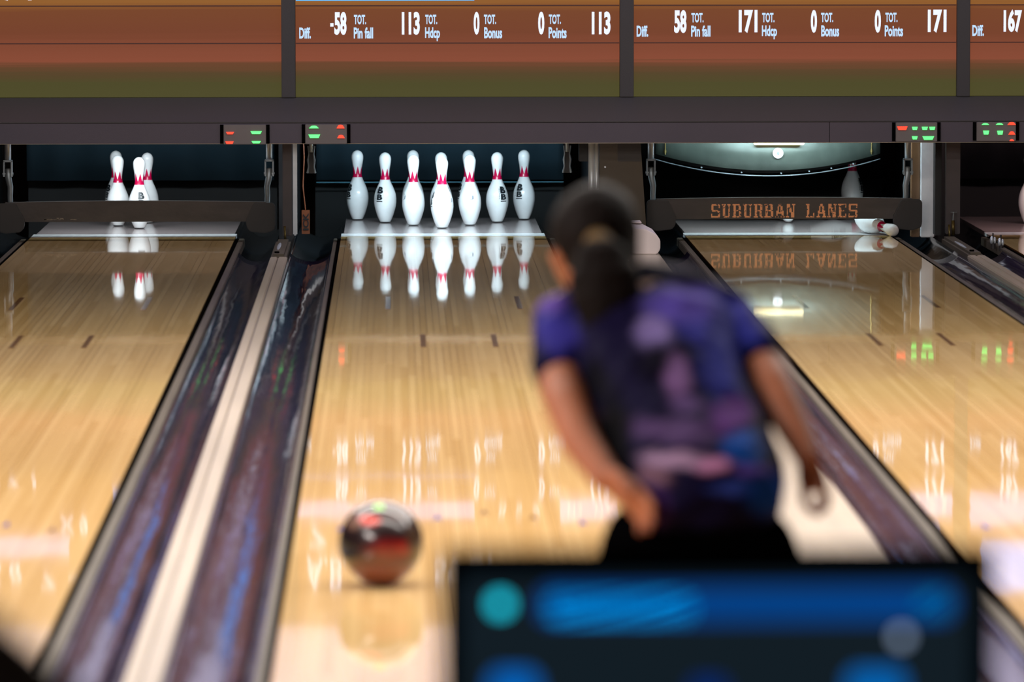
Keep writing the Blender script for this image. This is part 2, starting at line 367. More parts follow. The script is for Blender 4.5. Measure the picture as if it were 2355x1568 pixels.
# ------------------------------------------------------------------ lanes
LW = 0.533
lane_labels = ('bowling lane with three pins left standing, on the left side',
               'bowling lane with the full rack of pins and the rolling ball',
               'bowling lane behind the lettered sweep board',
               'partly seen bowling lane at the right edge of the view')
for li, (cx, lab) in enumerate(zip(LANE_X, lane_labels)):
    t = thing('bowling_lane', lab, 'bowling lane', (cx, -9.5, -0.05), group=None)
    def lane_part(name, bm, m, **k):     # local to the lane centre so the boards line up
        return obj(name, bm, m, t, local=True, **k)
    oy = 9.5
    lane_part('lane_surface', box(B(), -LW, LW, -18.29+oy, -0.70+oy, -0.05, 0.05), 'lane')
    lane_part('transition_plate', box(B(), -LW, LW, -0.699+oy, -0.46+oy, -0.05, 0.051), 'plate', label='pale strip at the front edge of the pin deck')
    lane_part('pin_deck', box(B(), -LW+0.012, LW-0.012, -0.459+oy, 0.96+oy, -0.05, 0.05), 'deck', label='grey pin deck')
    # aiming arrows, a V of seven
    for k in range(-3, 4):
        ax = k*0.1355; ay = -13.45-abs(k)*0.133
        bm = B(); prism(bm, [(ax-0.011, ay-0.075), (ax, ay-0.045), (ax+0.011, ay-0.075), (ax, ay+0.075)], 'z', -0.0005, 0.0506)
        bmesh.ops.translate(bm, verts=bm.verts, vec=(0, oy, 0))
        lane_part('aiming_arrow', bm, 'mark_blue' if k in (-1, 2, -3) else 'mark')
    for mx_, y0, y1 in ((-0.283, -5.75, -5.0), (0.283, -5.75, -5.0), (-0.142, -7.72, -7.1), (0.142, -7.72, -7.1)):
        bm = B(); box(bm, mx_-0.011, mx_+0.011, y0+oy, y1+oy, 0, 0.0506)
        lane_part('range_mark', bm, 'mark', label='dark inlaid range mark')

# ------------------------------------------------------------------ gutters and dividers
def gutter(xa, xb, label, side):
    """xa: lane edge, xb: divider edge"""
    d = 1 if xb > xa else -1
    cx = (xa+xb)/2
    t = thing('gutter', label, 'gutter', (cx, -9.5, -0.09), group=None)
    fl = 0.030 if xa != -LW else 0.020
    # flange next to the lane
    lo, hi = sorted((xa+d*0.018, xa+d*(0.018+fl)))
    obj('gutter_flange', box(B(), lo, hi, -18.29, -0.75, -0.05, -0.006, 0.003), 'flange', t, label='grey brown metal flange beside the lane')
    lo, hi = sorted((xa+d*0.001, xa+d*0.018))
    obj('gap_strip', box(B(), lo, hi, -18.29, -0.75, -0.06, -0.006), 'gap', t)
    def trough(y0, y1, depth, m, name, xs, extra=0.0):
        n = 18; nY = 60
        bm = B(); rows = []
        for j in range(nY+1):
            y = y0+(y1-y0)*j/nY; row = []
            for i in range(n+1):
                s = i/n; x = xs+(xb-xs)*s
                z = -0.014-depth*math.sin(PI*s)**0.7 if 0 < s < 1 else -0.014
                z += 0.0022*noise.noise(Vector((x*13, y*2.2, li)))
                row.append(bm.verts.new((x, y, z)))
            rows.append(row)
        for a, b in zip(rows, rows[1:]):
            for i in range(n): bm.faces.new((a[i], a[i+1], b[i+1], b[i]))
        geom = bmesh.ops.extrude_face_region(bm, geom=list(bm.faces))
        bmesh.ops.translate(bm, verts=[g for g in geom['geom'] if isinstance(g, bmesh.types.BMVert)], vec=(0, 0, -0.006))
        return obj(name, bm, m, t, smooth=True)
    trough(-18.29, -1.75, 0.045, 'gutter', 'trough', xa+d*(0.018+fl))
    trough(-1.74, 0.9, 0.085, 'gutter_end', 'deep_trough', xa+d*0.004)
    return t
G = [(-1.615-LW, -2.385, 'dark gutter at the far left, left of the three pin lane', 1),
     (-1.615+LW, -0.866, 'dark gutter right of the lane with three pins left', 1),
     (-LW, -0.778, 'dark glossy gutter left of the rolling ball', 1),
     (LW, 0.776, 'dark gutter hidden behind the bowler, right of the full rack', 1),
     (1.797-LW, 1.058, 'dark gutter running down past the bowler\'s right hand', 1),
     (1.797+LW, 2.562, 'dark gutter on the right of the lettered sweep board lane', 1),
     (3.385-LW, 2.652, 'narrow dark gutter at the right edge beside the chrome knobs', 1)]
for a, b, lab, s in G: gutter(a, b, lab, s)

def divider(x0, x1, label, groove=None, z=0.004):
    t = thing('lane_divider', label, 'lane divider', ((x0+x1)/2, -10, -0.09))
    if groove:
        g0, g1 = groove
        obj('cap_strip', box(B(), x0, g0, -18.29, -2.35, -0.10, z, 0.004), 'cap', t)
        obj('cap_strip', box(B(), g1, x1, -18.29, -2.35, -0.10, z, 0.004), 'cap', t)
        obj('groove', box(B(), g0, g1, -18.29, -2.35, -0.10, z-0.006), 'groove', t, label='brown groove between the strips')
    else:
        obj('cap_strip', box(B(), x0, x1, -18.29, -0.98, -0.10, z, 0.004), 'cap', t)
    return t
divider(-2.65, -2.385, 'wide beige divider at the far left')
d1 = divider(-0.864, -0.780, 'narrow beige divider with a groove, left of the rolling ball', (-0.829, -0.824))
divider(0.778, 1.056, 'wide pale glossy divider behind the bowler')
d3 = divider(2.564, 2.650, 'narrow beige divider at the right edge of the hall', (2.604, 2.609))
for x0, x1, lab, yb in ((-0.862, -0.786, 'worn metal end block of the narrow divider left of the ball lane', -1.15), (2.568, 2.644, 'worn metal end block of the divider at the right edge', -1.05)):
    t = thing('divider_end_block', lab, 'end block', ((x0+x1)/2, -1.9, -0.06))
    obj('block', box(B(), x0, x1, -2.34, yb, -0.10, 0.016, 0.012), 'flange', t)
    xm = (x0+x1)/2
    bm = B(); ell(bm, (x0+0.028, -1.72, 0.014), (0.010, 0.30, 0.006)); obj('guide_rib', bm, 'chrome', t, smooth=True)
    bm = B(); rod(bm, (xm-0.01, -2.25, 0.014), (xm-0.01, -2.25, 0.024), 0.012); obj('bolt', bm, 'gap', t)
    bm = B(); rod(bm, (xm+0.008, -1.02, -0.02), (xm+0.004, -1.02, 0.075), 0.006); obj('latch_pin', bm, 'brass', t, smooth=True)

# ------------------------------------------------------------------ pits
for li, cx in enumerate(LANE_X):
    nm = ('left lane with three pins', 'full rack lane', 'lettered sweep board lane', 'right edge lane')[li]
    t = thing('pit', 'black pin pit behind the pins of the '+nm, 'pit', (cx, 1.6, -0.3))
    obj('pit_floor', box(B(), cx-0.70, cx+0.70, 0.97, 1.6, -0.30, -0.26), 'black', t)
    obj('pit_back', box(B(), cx-0.70, cx+0.70, 1.6, 1.66, -0.30, 0.9), 'black', t)
    obj('pit_roof', box(B(), cx-0.70, cx+0.70, -0.45, 1.6, 0.86, 0.9), 'black', t)
    ct = thing('pit_curtain', ('dark teal curtain above the pit behind the three pins on the left', 'teal curtain above the pit behind the full rack of pins', 'dark curtain behind the pin setter table', 'dark navy curtain above the pit at the right edge')[li], 'curtain', (cx, 1.35, 0.18))
    bm = B(); n = 40; A = []
    for i in range(n+1):
        x = cx-0.69+1.38*i/n; y = 1.35+0.012*math.sin(i*0.9)
        A.append([bm.verts.new((x, y, 0.19)), bm.verts.new((x, y-0.02, 0.5)), bm.verts.new((x, y-0.09, 0.84))])
    for a, b in zip(A, A[1:]):
        for k in range(2): bm.faces.new((a[k], b[k], b[k+1], a[k+1]))
    g = bmesh.ops.extrude_face_region(bm, geom=list(bm.faces)); bmesh.ops.translate(bm, verts=[v for v in g['geom'] if isinstance(v, bmesh.types.BMVert)], vec=(0, 0.015, 0))
    obj('cloth', bm, 'curtain' if li < 2 else 'kick', ct, smooth=True)
    if li == 1: obj('hem', box(B(), cx-0.69, cx+0.69, 1.325, 1.335, 0.176, 0.181), 'thread', ct)
# kickbacks: the side walls between pits
KB = ((-2.60, -2.46, 'dark kickback wall at the far left'), (-0.862, -0.782, 'dark kickback wall between the left and middle pits'), (0.80, 1.03, 'dark kickback wall behind the taupe panel'), (2.57, 2.645, 'dark kickback wall between the two right pits'))
for x0, x1, lab in KB:
    tag(obj('kickback', box(B(), x0, x1, -0.45, 1.6, -0.3, 0.86), 'kick'), lab, 'kickback wall')

# ------------------------------------------------------------------ mask: beam, ledge, uprights
mk = thing('masking_unit', 'long dark mask below the score screens over all pits', 'mask', (0.3, -1.0, 0.5))
bm = B(); prism(bm, [(-1.26, 0.512), (-1.26, 0.615), (-0.86, 0.615), (-0.86, 0.512)], 'x', -3.6, 4.6); obj('beam', bm, 'mask_beam', mk)
bm = box(B(), -3.6, 4.6, -1.25, -0.86, 0.5085, 0.5118); obj('underside', bm, 'mask_under', mk, label='pale underside of the beam')
bm = B(); prism(bm, [(-1.262, 0.617), (-1.262, 0.622), (-0.925, 0.733), (-0.85, 0.733), (-0.85, 0.617)], 'x', -3.6, 4.6); obj('ledge', bm, 'ledge', mk)
for x0, x1 in ((-2.58, -2.51), (-0.835, -0.763), (0.911, 0.983), (2.655, 2.723)):
    obj('upright', box(B(), x0, x1, -0.935, -0.85, 0.733, 2.02, 0.003), 'ledge', mk)
for x in (1.97,):
    obj('seam', box(B(), x-0.001, x+0.001, -1.2615, -1.26, 0.512, 0.615), 'gap', mk)

# ------------------------------------------------------------------ score screens
YS = -0.90
def screen(x0, x1, label, group=None):
    t = thing('score_screen', label, 'screen', ((x0+x1)/2, YS, 0.735))
    obj('panel', box(B(), x0+0.001, x1-0.001, YS, YS+0.045, 0.735, 2.015), 'screen', t)
    for z in (1.012, 1.205):
        obj('divider_line', box(B(), x0+0.002, x1-0.002, YS-0.001, YS, z-0.003, z+0.003), 'line', t)
    return t
def txt(t, body, x0, x1, z0, z1, m='text', bold=0.02):
    obj('score_text', text_bm(body, x0, x1, z0, z1, YS-0.0005, bold=bold), m, t)
sL = screen(-2.51, -0.835, 'score screen at the left with a plain brown bottom and no numbers')
sC = screen(-0.763, 0.911, 'score screen above the full rack of pins, with a minus sign in its row')
sR = screen(0.983, 2.655, 'score screen above the lettered sweep board, its totals reading 171')
s4 = screen(2.723, 4.40, 'cut off score screen at the right edge showing 167')
def row(t, items, dz, z_lo=1.055, z_hi=1.174):
    for body, kind, x0, x1 in items:
        if kind == 'D': txt(t, body, x0, x1, z_lo+dz, z_hi+dz, 'text', 0.045)
        elif kind == 'T': txt(t, body, x0, x1, 1.109+dz, 1.159+dz, 'text_blue', 0.035)
        elif kind == 'B': txt(t, body, x0, x1, 1.036+dz-(0.014 if 'p' in body else 0), 1.094+dz, 'text_blue', 0.035)
rc = [('Diff.', 'B', -0.743, -0.683), ('-', 'm', 0, 0), ('58', 'D', -0.562, -0.499), ('TOT.', 'T', -0.461, -0.398), ('Pin fall', 'B', -0.462, -0.362), ('113', 'D', -0.214, -0.121),
      ('TOT.', 'T', -0.093, -0.031), ('Hdcp', 'B', -0.094, -0.017), ('0', 'D', 0.157, 0.187), ('TOT.', 'T', 0.210, 0.273), ('Bonus', 'B', 0.211, 0.304), ('0', 'D', 0.490, 0.522),
      ('TOT.', 'T', 0.545, 0.608), ('Points', 'B', 0.544, 0.637), ('113', 'D', 0.767, 0.864)]
row(sC, rc, 0)
obj('score_text', box(B(), -0.583, -0.566, YS-0.002, YS-0.0005, 1.098, 1.116), 'text', sC)
rr = [('Diff.', 'B', 0.999, 1.059), ('58', 'D', 1.193, 1.257), ('TOT.', 'T', 1.282, 1.345), ('Pin fall', 'B', 1.281, 1.381), ('171', 'D', 1.527, 1.624),
      ('TOT.', 'T', 1.648, 1.712), ('Hdcp', 'B', 1.647, 1.725), ('0', 'D', 1.900, 1.932), ('TOT.', 'T', 1.953, 2.016), ('Bonus', 'B', 1.954, 2.047), ('0', 'D', 2.231, 2.263),
      ('TOT.', 'T', 2.286, 2.349), ('Points', 'B', 2.283, 2.378), ('171', 'D', 2.506, 2.603)]
row(sR, rr, 0.007)
row(s4, [('Diff.', 'B', 2.737, 2.797), ('167', 'D', 2.899, 2.994)], 0.008)
# rows higher up the screens, outside the frame but mirrored in the lanes
row(sC, [r for r in rc if r[1] == 'D' or r[1] == 'T'], 0.185)
row(sR, [r for r in rr if r[1] == 'D'], 0.185)
row(s4, [('167', 'D', 2.899, 2.994)], 0.185)
def bar(t, x0, x1, z0, z1, m): obj('screen_bar', box(B(), x0, x1, YS-0.001, YS-0.0002, z0, z1), m, t)
bar(sC, -0.760, 0.160, 1.2315, 1.237, 'blue')
bar(sC, -0.760, 0.160, 1.375, 1.455, 'lav'); bar(sC, 0.60, 0.905, 1.36, 1.47, 'lav')
bar(sR, 2.42, 2.65, 1.33, 1.46, 'lav'); bar(s4, 2.74, 3.4, 1.34, 1.50, 'lav'); bar(sL, -2.48, -1.95, 1.55, 1.64, 'lav')
txt(sC, '113   113', 0.64, 0.86, 1.385, 1.445); txt(sC, '8  5  9', 0.28, 0.50, 1.39, 1.44)
txt(sC, '7  9  8', -0.70, -0.22, 1.50, 1.60); txt(sC, 'A.B.', -0.72, -0.50, 1.66, 1.82); txt(sC, '59 81', -0.05, 0.25, 1.66, 1.80)
txt(sR, '9 - 8', 2.05, 2.35, 1.50, 1.60); txt(sR, '171', 2.45, 2.62, 1.36, 1.43)
txt(sL, '8 / 7 1', -2.45, -2.12, 1.235, 1.28); txt(sL, 'X 9', -2.0, -1.85, 1.44, 1.53); txt(sL, '7 -', -2.10, -1.90, 1.74, 1.82); txt(sL, '6 3 8', -2.45, -2.2, 1.68, 1.78)
for (t, x0, x1, z0, z1) in ((sL, -1.72, -1.50, 1.30, 1.38), (sL, -1.55, -1.12, 1.47, 1.62), (sL, -1.75, -1.35, 1.72, 1.86), (sL, -1.15, -0.88, 1.30, 1.42), (sL, -1.2, -0.90, 1.78, 1.95),
                            (sR, 2.35, 2.58, 1.50, 1.56), (sR, 2.30, 2.60, 1.62, 1.80), (s4, 2.80, 3.20, 1.60, 1.85)):
    bar(t, x0, x1, z0, z1, 'blue')
for t, x0, x1 in ((sL, -1.72, -1.5), (sR, 2.3, 2.55)):
    txt(t, '1 2 3', x0+0.02, x1-0.02, 1.655, 1.70, 'text_blue')

# ------------------------------------------------------------------ pin indicator boxes
IND = [(-1.124, -0.908, 0.507, 0.608, 'indicator box with two red and two green lamps, above the left lane\'s sweep end',
        [(-1.091, 0.566, 0.04, 0.011, 'r'), (-1.094, 0.517, 0.042, 0.013, 'r'), (-0.958, 0.568, 0.058, 0.014, 'g'), (-0.958, 0.519, 0.047, 0.011, 'g')]),
       (-0.708, -0.496, 0.508, 0.609, 'indicator box with two green lamps left and two red right, near the full rack',
        [(-0.664, 0.596, 0.049, 0.013, 'g'), (-0.662, 0.549, 0.06, 0.018, 'g'), (-0.528, 0.598, 0.04, 0.018, 'r'), (-0.526, 0.547, 0.038, 0.016, 'r')]),
       (2.308, 2.520, 0.514, 0.613, 'indicator box with one red and five green lamps',
        [(2.341, 0.584, 0.053, 0.018, 'r'), (2.405, 0.583, 0.029, 0.016, 'g'), (2.456, 0.583, 0.031, 0.016, 'g'), (2.494, 0.583, 0.031, 0.016, 'g'), (2.405, 0.535, 0.029, 0.016, 'g'), (2.474, 0.534, 0.06, 0.018, 'g')]),
       (2.722, 2.923, 0.516, 0.614, 'indicator box at the right edge with a column of three red lamps',
        [(2.766, 0.605, 0.038, 0.009, 'g'), (2.839, 0.605, 0.038, 0.009, 'g'), (2.901, 0.607, 0.042, 0.014, 'r'), (2.77, 0.561, 0.031, 0.02, 'g'), (2.842, 0.56, 0.031, 0.02, 'g'), (2.902, 0.558, 0.035, 0.016, 'r'), (2.902, 0.522, 0.024, 0.009, 'r')])]
for ii, (x0, x1, z0, z1, lab, leds) in enumerate(IND):
    t = thing('indicator_box', lab, 'indicator box', ((x0+x1)/2, -1.27, z0))
    obj('housing', box(B(), x0, x1, -1.278, -1.262, z0, z1, 0.003), 'housing', t)
    obj('side_slot', box(B(), x0-0.018, x0-0.001, -1.268, -1.2605, z0+0.004, z1), 'gap', t)
    obj('side_slot', box(B(), x1+0.001, x1+0.018, -1.268, -1.2605, z0+0.004, z1), 'gap', t)
    for (x, z, w_, h_, c) in leds:
        # each lamp is a shallow lens, flattened on one side
        bm = B(); pts = []
        up = (ii in (1, 3) and h_ < 0.0185 and not (h_ == 0.018 and w_ > 0.05))
        if up and w_ < 0.06: pts = [(x-w_/2, z-h_/2), (x+w_/2, z-h_/2), (x+w_*0.28, z+h_*0.35), (x+w_*0.1, z+h_/2), (x-w_*0.1, z+h_/2), (x-w_*0.28, z+h_*0.35)]
        else: pts = [(x-w_/2, z+h_/2), (x+w_/2, z+h_/2), (x+w_*0.36, z-h_/2), (x-w_*0.36, z-h_/2)]
        prism(bm, pts, 'y', -1.2815, -1.2775)
        obj('lamp', bm, 'led_'+c, t, label=('red' if c == 'r' else 'green')+' lamp')

# ------------------------------------------------------------------ posts and panels between the pits
def post(name, x0, x1, y0, y1, z0, z1, m, lab, cat, bev=0.003):
    return tag(obj(name, box(B(), x0, x1, y0, y1, z0, z1, bev), m), lab, cat)
post('post', -0.832, -0.784, -0.93, -0.87, 0.018, 0.508, 'post', 'dark purple grey post between the left and middle pits', 'post')
post('chrome_pipe', -0.779, -0.757, -0.92, -0.90, 0.02, 0.508, 'chrome', 'tall pale chrome strip right of the dark post', 'pipe', 0.006)
tag(obj('cable', tube(B(), [(-0.735, -0.45, 0.60), (-0.728, -0.45, 0.40), (-0.735, -0.45, 0.25), (-0.722, -0.45, 0.128)], [0.003]*4, 8), 'orange', smooth=True), 'thin brown cable hanging left of the full rack', 'cable')
t = thing('kickback_plate', 'small orange lettered plate beside the middle pit', 'plate', (-0.69, -0.44, 0.0))
obj('plate', box(B(), -0.742, -0.700, -0.455, -0.445, 0.0, 0.125), 'orange', t)
bm = text_bm('ICK', 0, 0.09, 0, 0.030, 0, 0.001, 0.03)
for v in bm.verts: v.co = Vector((-0.703-v.co.z-0.002, -0.4555+v.co.y, 0.02+v.co.x))
obj('plate_lettering', bm, 'ink', t)
# wide division
t = thing('division_panel', 'taupe glossy panel with a chrome left edge behind the bowler\'s head', 'panel', (0.9, -0.9, 0.0))
bm = B(); prism(bm, [(0.805, 0.004), (1.052, 0.004), (1.018, 0.508), (0.805, 0.508)], 'y', -0.93, -0.86); obj('panel_face', bm, 'panel', t)
bm = B(); rod(bm, (0.765, -0.93, 0.0), (0.765, -0.93, 0.508), 0.018); rod(bm, (0.79, -0.935, 0.0), (0.79, -0.935, 0.508), 0.012); obj('chrome_edge', bm, 'chrome', t, smooth=True)
bm = B(); prism(bm, [(0.90, 0.40), (1.022, 0.40), (1.0185, 0.507), (0.90, 0.507)], 'y', -0.9325, -0.9302); obj('dark_upper_patch', bm, 'panel_dark', t)  # darker tone over the upper right of the panel
bm = B(); rod(bm, (0.835, -0.94, 0.372), (0.835, -0.93, 0.372), 0.005); obj('screw', bm, 'chrome', t)
post('hanging_bracket', 0.70, 0.748, -0.92, -0.865, 0.40, 0.5085, 'kick', 'dark bracket block at the right side of the full rack pit', 'bracket')
# right division
post('column', 2.508, 2.581, -0.55, -0.48, -0.02, 0.508, 'galv', 'pale grey metal column right of the lettered sweep board', 'column', 0.004)
post('timber_post', 2.462, 2.506, -0.53, -0.46, -0.02, 0.508, 'brownwood', 'brown timber strip beside the pale grey column', 'post')
post('post', 2.568, 2.600, -0.72, -0.60, 0.0, 0.508, 'kick', 'black post right of the pale grey column', 'post')
post('post', 2.603, 2.676, -0.93, -0.87, 0.02, 0.508, 'post', 'purple grey post at the right edge, behind the brass rod', 'post')
t = thing('brass_rod', 'brass rod with a flat top standing before the right post', 'rod', (2.635, -0.99, 0.018))
bm = B(); rod(bm, (2.635, -0.99, 0.018), (2.633, -0.99, 0.095), 0.009); obj('rod_body', bm, 'brass', t, smooth=True)
bm = B(); rod(bm, (2.633, -0.99, 0.095), (2.636, -0.99, 0.135), 0.004); rod(bm, (2.636, -0.99, 0.135), (2.636, -0.99, 0.139), 0.016); obj('rod_cap', bm, 'steel', t)
for k, (x, y, lab) in enumerate(((2.784, -1.50, 'left one of the two chrome knobs on the rail at the right edge'), (2.806, -1.66, 'right one of the two chrome knobs on the rail at the right edge'))):
    t = thing('bumper_bracket', lab, 'knob', (x, y, -0.02))
    bm = B(); ell(bm, (x-0.006, y, 0.024), (0.010, 0.012, 0.022)); ell(bm, (x+0.010, y+0.01, 0.02), (0.008, 0.010, 0.02)); obj('knob', bm, 'chrome', t, smooth=True)
    bm = B(); rod(bm, (x, y, -0.02), (x, y, 0.06), 0.004); rod(bm, (x+0.002, y, -0.02), (x+0.002, y, 0.008), 0.012); obj('stem', bm, 'bracket', t)
# white hood at the end of the wide divider
t = thing('ball_return_hood', 'pale white faceted hood on the wide divider right of the bowler\'s head', 'hood', (0.98, -2.1, 0.004))
bm = B(); prism(bm, [(0.905, 0.012), (0.925, 0.005), (1.040, 0.005), (1.056, 0.030), (1.056, 0.075), (1.040, 0.100), (0.985, 0.128), (0.895, 0.138), (0.86, 0.10), (0.86, 0.045)], 'y', -2.25, -1.75)
bmesh.ops.bevel(bm, geom=list(bm.edges), offset=0.004, segments=2, affect='EDGES')
obj('hood_shell', bm, 'hood', t)
obj('hood_top', box(B(), 0.90, 0.98, -1.9, -1.75, 0.139, 0.144, 0.002), 'hood', t)

# ------------------------------------------------------------------ sweeps
def slab_letters(s, x0, x1, z0, z1, y):
    """stencilled slab-serif capitals cut from strokes"""
    V, T = 0.22, 0.12
    G = {'S': [(0.05, 0.0, 0.8, T), (0.05, 0.44, 0.8, 0.56), (0.05, 1-T, 0.8, 1), (0.02, 0.5, V, 0.94), (0.63, 0.06, 0.85, 0.5), (0.0, 0, 0.1, 0.3), (0.72, 0.7, 0.85, 1)],
         'U': [(0.1, 0.1, 0.1+V, 1), (0.62, 0.1, 0.76, 1), (0.16, 0.0, 0.7, T), (0.0, 0.9, 0.4, 1), (0.52, 0.9, 0.86, 1)],
         'B': [(0.1, 0, 0.1+V, 1), (0.0, 0, 0.7, 0.1), (0.0, 0.9, 0.7, 1), (0.38, 0.46, 0.68, 0.56), (0.62, 0.06, 0.84, 0.48), (0.58, 0.54, 0.8, 0.95)],
         'R': [(0.1, 0, 0.1+V, 1), (0.0, 0.9, 0.7, 1), (0.0, 0, 0.4, 0.1), (0.38, 0.46, 0.66, 0.56), (0.60, 0.54, 0.82, 0.95), (0.56, 0.08, 0.76, 0.48), (0.66, 0, 0.9, 0.1)],
         'A': [(0.12, 0, 0.24, 0.5), (0.24, 0.3, 0.36, 0.85), (0.34, 0.8, 0.58, 1), (0.52, 0.3, 0.72, 0.85), (0.62, 0, 0.82, 0.5), (0.2, 0.28, 0.7, 0.38), (0, 0, 0.34, 0.1), (0.54, 0, 0.92, 0.1)],
         'N': [(0.1, 0, 0.22, 1), (0.2, 0.66, 0.42, 1), (0.34, 0.36, 0.58, 0.72), (0.5, 0.0, 0.74, 0.4), (0.7, 0, 0.82, 1), (0, 0, 0.32, 0.1), (0.6, 0.9, 0.92, 1)],
         'L': [(0.1, 0, 0.1+V, 1), (0, 0.9, 0.42, 1), (0, 0, 0.8, 0.1), (0.68, 0, 0.8, 0.34)],
         'E': [(0.1, 0, 0.1+V, 1), (0, 0, 0.8, 0.1), (0, 0.9, 0.8, 1), (0.3, 0.45, 0.6, 0.55), (0.7, 0, 0.8, 0.28), (0.7, 0.72, 0.8, 1)]}
    n = len(s); w_ = (x1-x0)/(n+0.9*s.count(' ')-s.count(' ')); x = x0; out = []
    for ch in s:
        if ch == ' ': x += w_*0.9; continue
        bm = B()
        for a, b, c, d in G[ch]:
            X0, X1 = x+a*w_*0.98, x+c*w_*0.98; Z0, Z1 = z0+b*(z1-z0), z0+d*(z1-z0)
            box(bm, X0, X1, y-0.0012-0.0002*random.random(), y, Z0, Z1)
        out.append(bm); x += w_
    return out
def worn_copper():
    m = bpy.data.materials.new('worn_copper_paint'); m.use_nodes = True; nt = m.node_tree; L = nt.links
    b = nt.nodes['Principled BSDF']; b.inputs['Roughness'].default_value = 0.5
    g = node(nt, 'ShaderNodeNewGeometry'); no = node(nt, 'ShaderNodeTexNoise'); no.inputs['Scale'].default_value = 95; no.inputs['Detail'].default_value = 4
    L.new(g.outputs['Position'], no.inputs['Vector'])
    cr = node(nt, 'ShaderNodeValToRGB'); e = cr.color_ramp.elements
    e[0].position = 0.37; e[0].color = (*lin((66, 56, 54)), 1); e[1].position = 0.45; e[1].color = (*lin((250, 172, 122)), 1)
    L.new(no.outputs[0], cr.inputs[0]); L.new(cr.outputs[0], b.inputs['Base Color'])
    return m
M['copper'] = worn_copper()
def sweep(cx, xl, xr, zb, zt, lab, letters=False, down=True, rl=0.022, rr=0.030):
    """board hung on two arms from rods above"""
    t = thing('pin_sweep', lab, 'sweep board', ((xl+xr)/2, -0.68, 0.0))
    if down:
        y0, y1 = -0.70, -0.655
        bm = B()
        pts = []
        n = 24
        for i in range(n+1):
            x = xl+0.05+(xr-xl-0.10)*i/n; pts.append((x, zt+0.007*math.sin(PI*i/n)))
        pts += [(xr-0.05, zb), (xl+0.05, zb)]
        prism(bm, pts, 'y', y0, y1); obj('board', bm, 'sweep', t)
        for sx, xe in ((1, xl), (-1, xr)):
            a, b = sorted((xe, xe+sx*0.155))
            bm = B()
            hi = zt-0.004
            pts = [(xe, hi-0.012), (xe+sx*0.012, hi), (xe+sx*0.11, hi-0.002), (xe+sx*0.152, zb+0.012), (xe+sx*0.148, zb-0.030), (xe+sx*0.13, zb-0.052), (xe+sx*0.05, zb-0.060), (xe+sx*0.006, zb-0.045), (xe, zb-0.02)]
            prism(bm, pts, 'y', y0-0.02, y1-0.02)
            bmesh.ops.bevel(bm, geom=list(bm.edges), offset=0.004, segments=2, affect='EDGES')
            obj('end_bracket', bm, 'bracket', t)
        rods = ((xl+rl, 1), (xr-rr, -1))
        for x, sx in rods:
            bm = B(); rod(bm, (x, -0.68, 0.395), (x, -0.68, 0.60), 0.0165); obj('rod', bm, 'chrome', t, smooth=True)
            bm = B()
            for q in (-1, 1): box(bm, x+q*0.020-0.004, x+q*0.020+0.004, -0.70, -0.66, 0.315, 0.400, 0.002)
            box(bm, x-0.024, x+0.024, -0.70, -0.66, 0.392, 0.402, 0.002)
            rod(bm, (x-0.028, -0.685, 0.330), (x+0.028, -0.685, 0.330), 0.008)
            obj('clevis', bm, 'steel', t)
            bm = B(); tube(bm, [(x, -0.685, 0.352), (x+sx*0.002, -0.69, 0.31), (x+sx*0.012, -0.69, 0.262), (x+sx*0.010, -0.685, 0.215), (x+sx*0.012, -0.68, zt-0.02)], [(0.016, 0.009), (0.017, 0.009), (0.015, 0.009), (0.014, 0.008), (0.014, 0.008)], 12); obj('arm', bm, 'steel', t, smooth=True)
    else:
        obj('board', box(B(), xl+0.05, xr-0.05, -0.84, -0.80, 0.56, 0.66), 'sweep', t)
        for x, sx in ((xl, 1), (xr, -1)):
            bm = B(); rod(bm, (x, -0.70, 0.44), (x, -0.70, 0.62), 0.009); obj('rod', bm, 'chrome', t, smooth=True)
            bm = B()
            for q in (-1, 1): tube(bm, [(x+q*0.016, -0.70, 0.47), (x+q*0.012, -0.70, 0.43), (x+q*0.017, -0.705, 0.40), (x+q*0.014, -0.70, 0.365), (x+q*0.020, -0.70, 0.335)], [0.005, 0.004, 0.006, 0.004, 0.006], 8)
            obj('link', bm, 'steel', t, smooth=True)
            bm = B(); box(bm, x-0.014, x+0.014, -0.69, -0.67, 0.33, 0.56); obj('arm', bm, 'bracket', t)
    if letters:
        for bm in slab_letters('SUBURBAN LANES', 1.398, 2.172, 0.095, 0.166, -0.701): obj('lettering', bm, 'copper', t, label='worn copper letter')
    return t
sw1 = sweep(-1.6, -2.330, -0.876, 0.080, 0.182, 'dark worn sweep board lowered before the three pins on the left', rl=0.065)
bm = B()
for k in range(26):
    a = random.random()
    x = -2.09+0.17*a; z = 0.089+0.008*math.sin(a*3.1)*random.random()+0.002*random.random()
    box(bm, x, x+0.004+0.016*random.random(), -0.7012, -0.7002, z, z+0.0015+0.003*random.random())
obj('scuff_mark', bm, 'scuff', sw1, label='pale scuffs on the board')
sweep(1.8, 1.062, 2.500, 0.087, 0.193, 'dark sweep board with worn copper letters', letters=True, rr=0.073)
sweep(0.0, -0.687, 0.646, 0, 0, 'raised sweep whose links hang at both sides of the full rack', down=False)

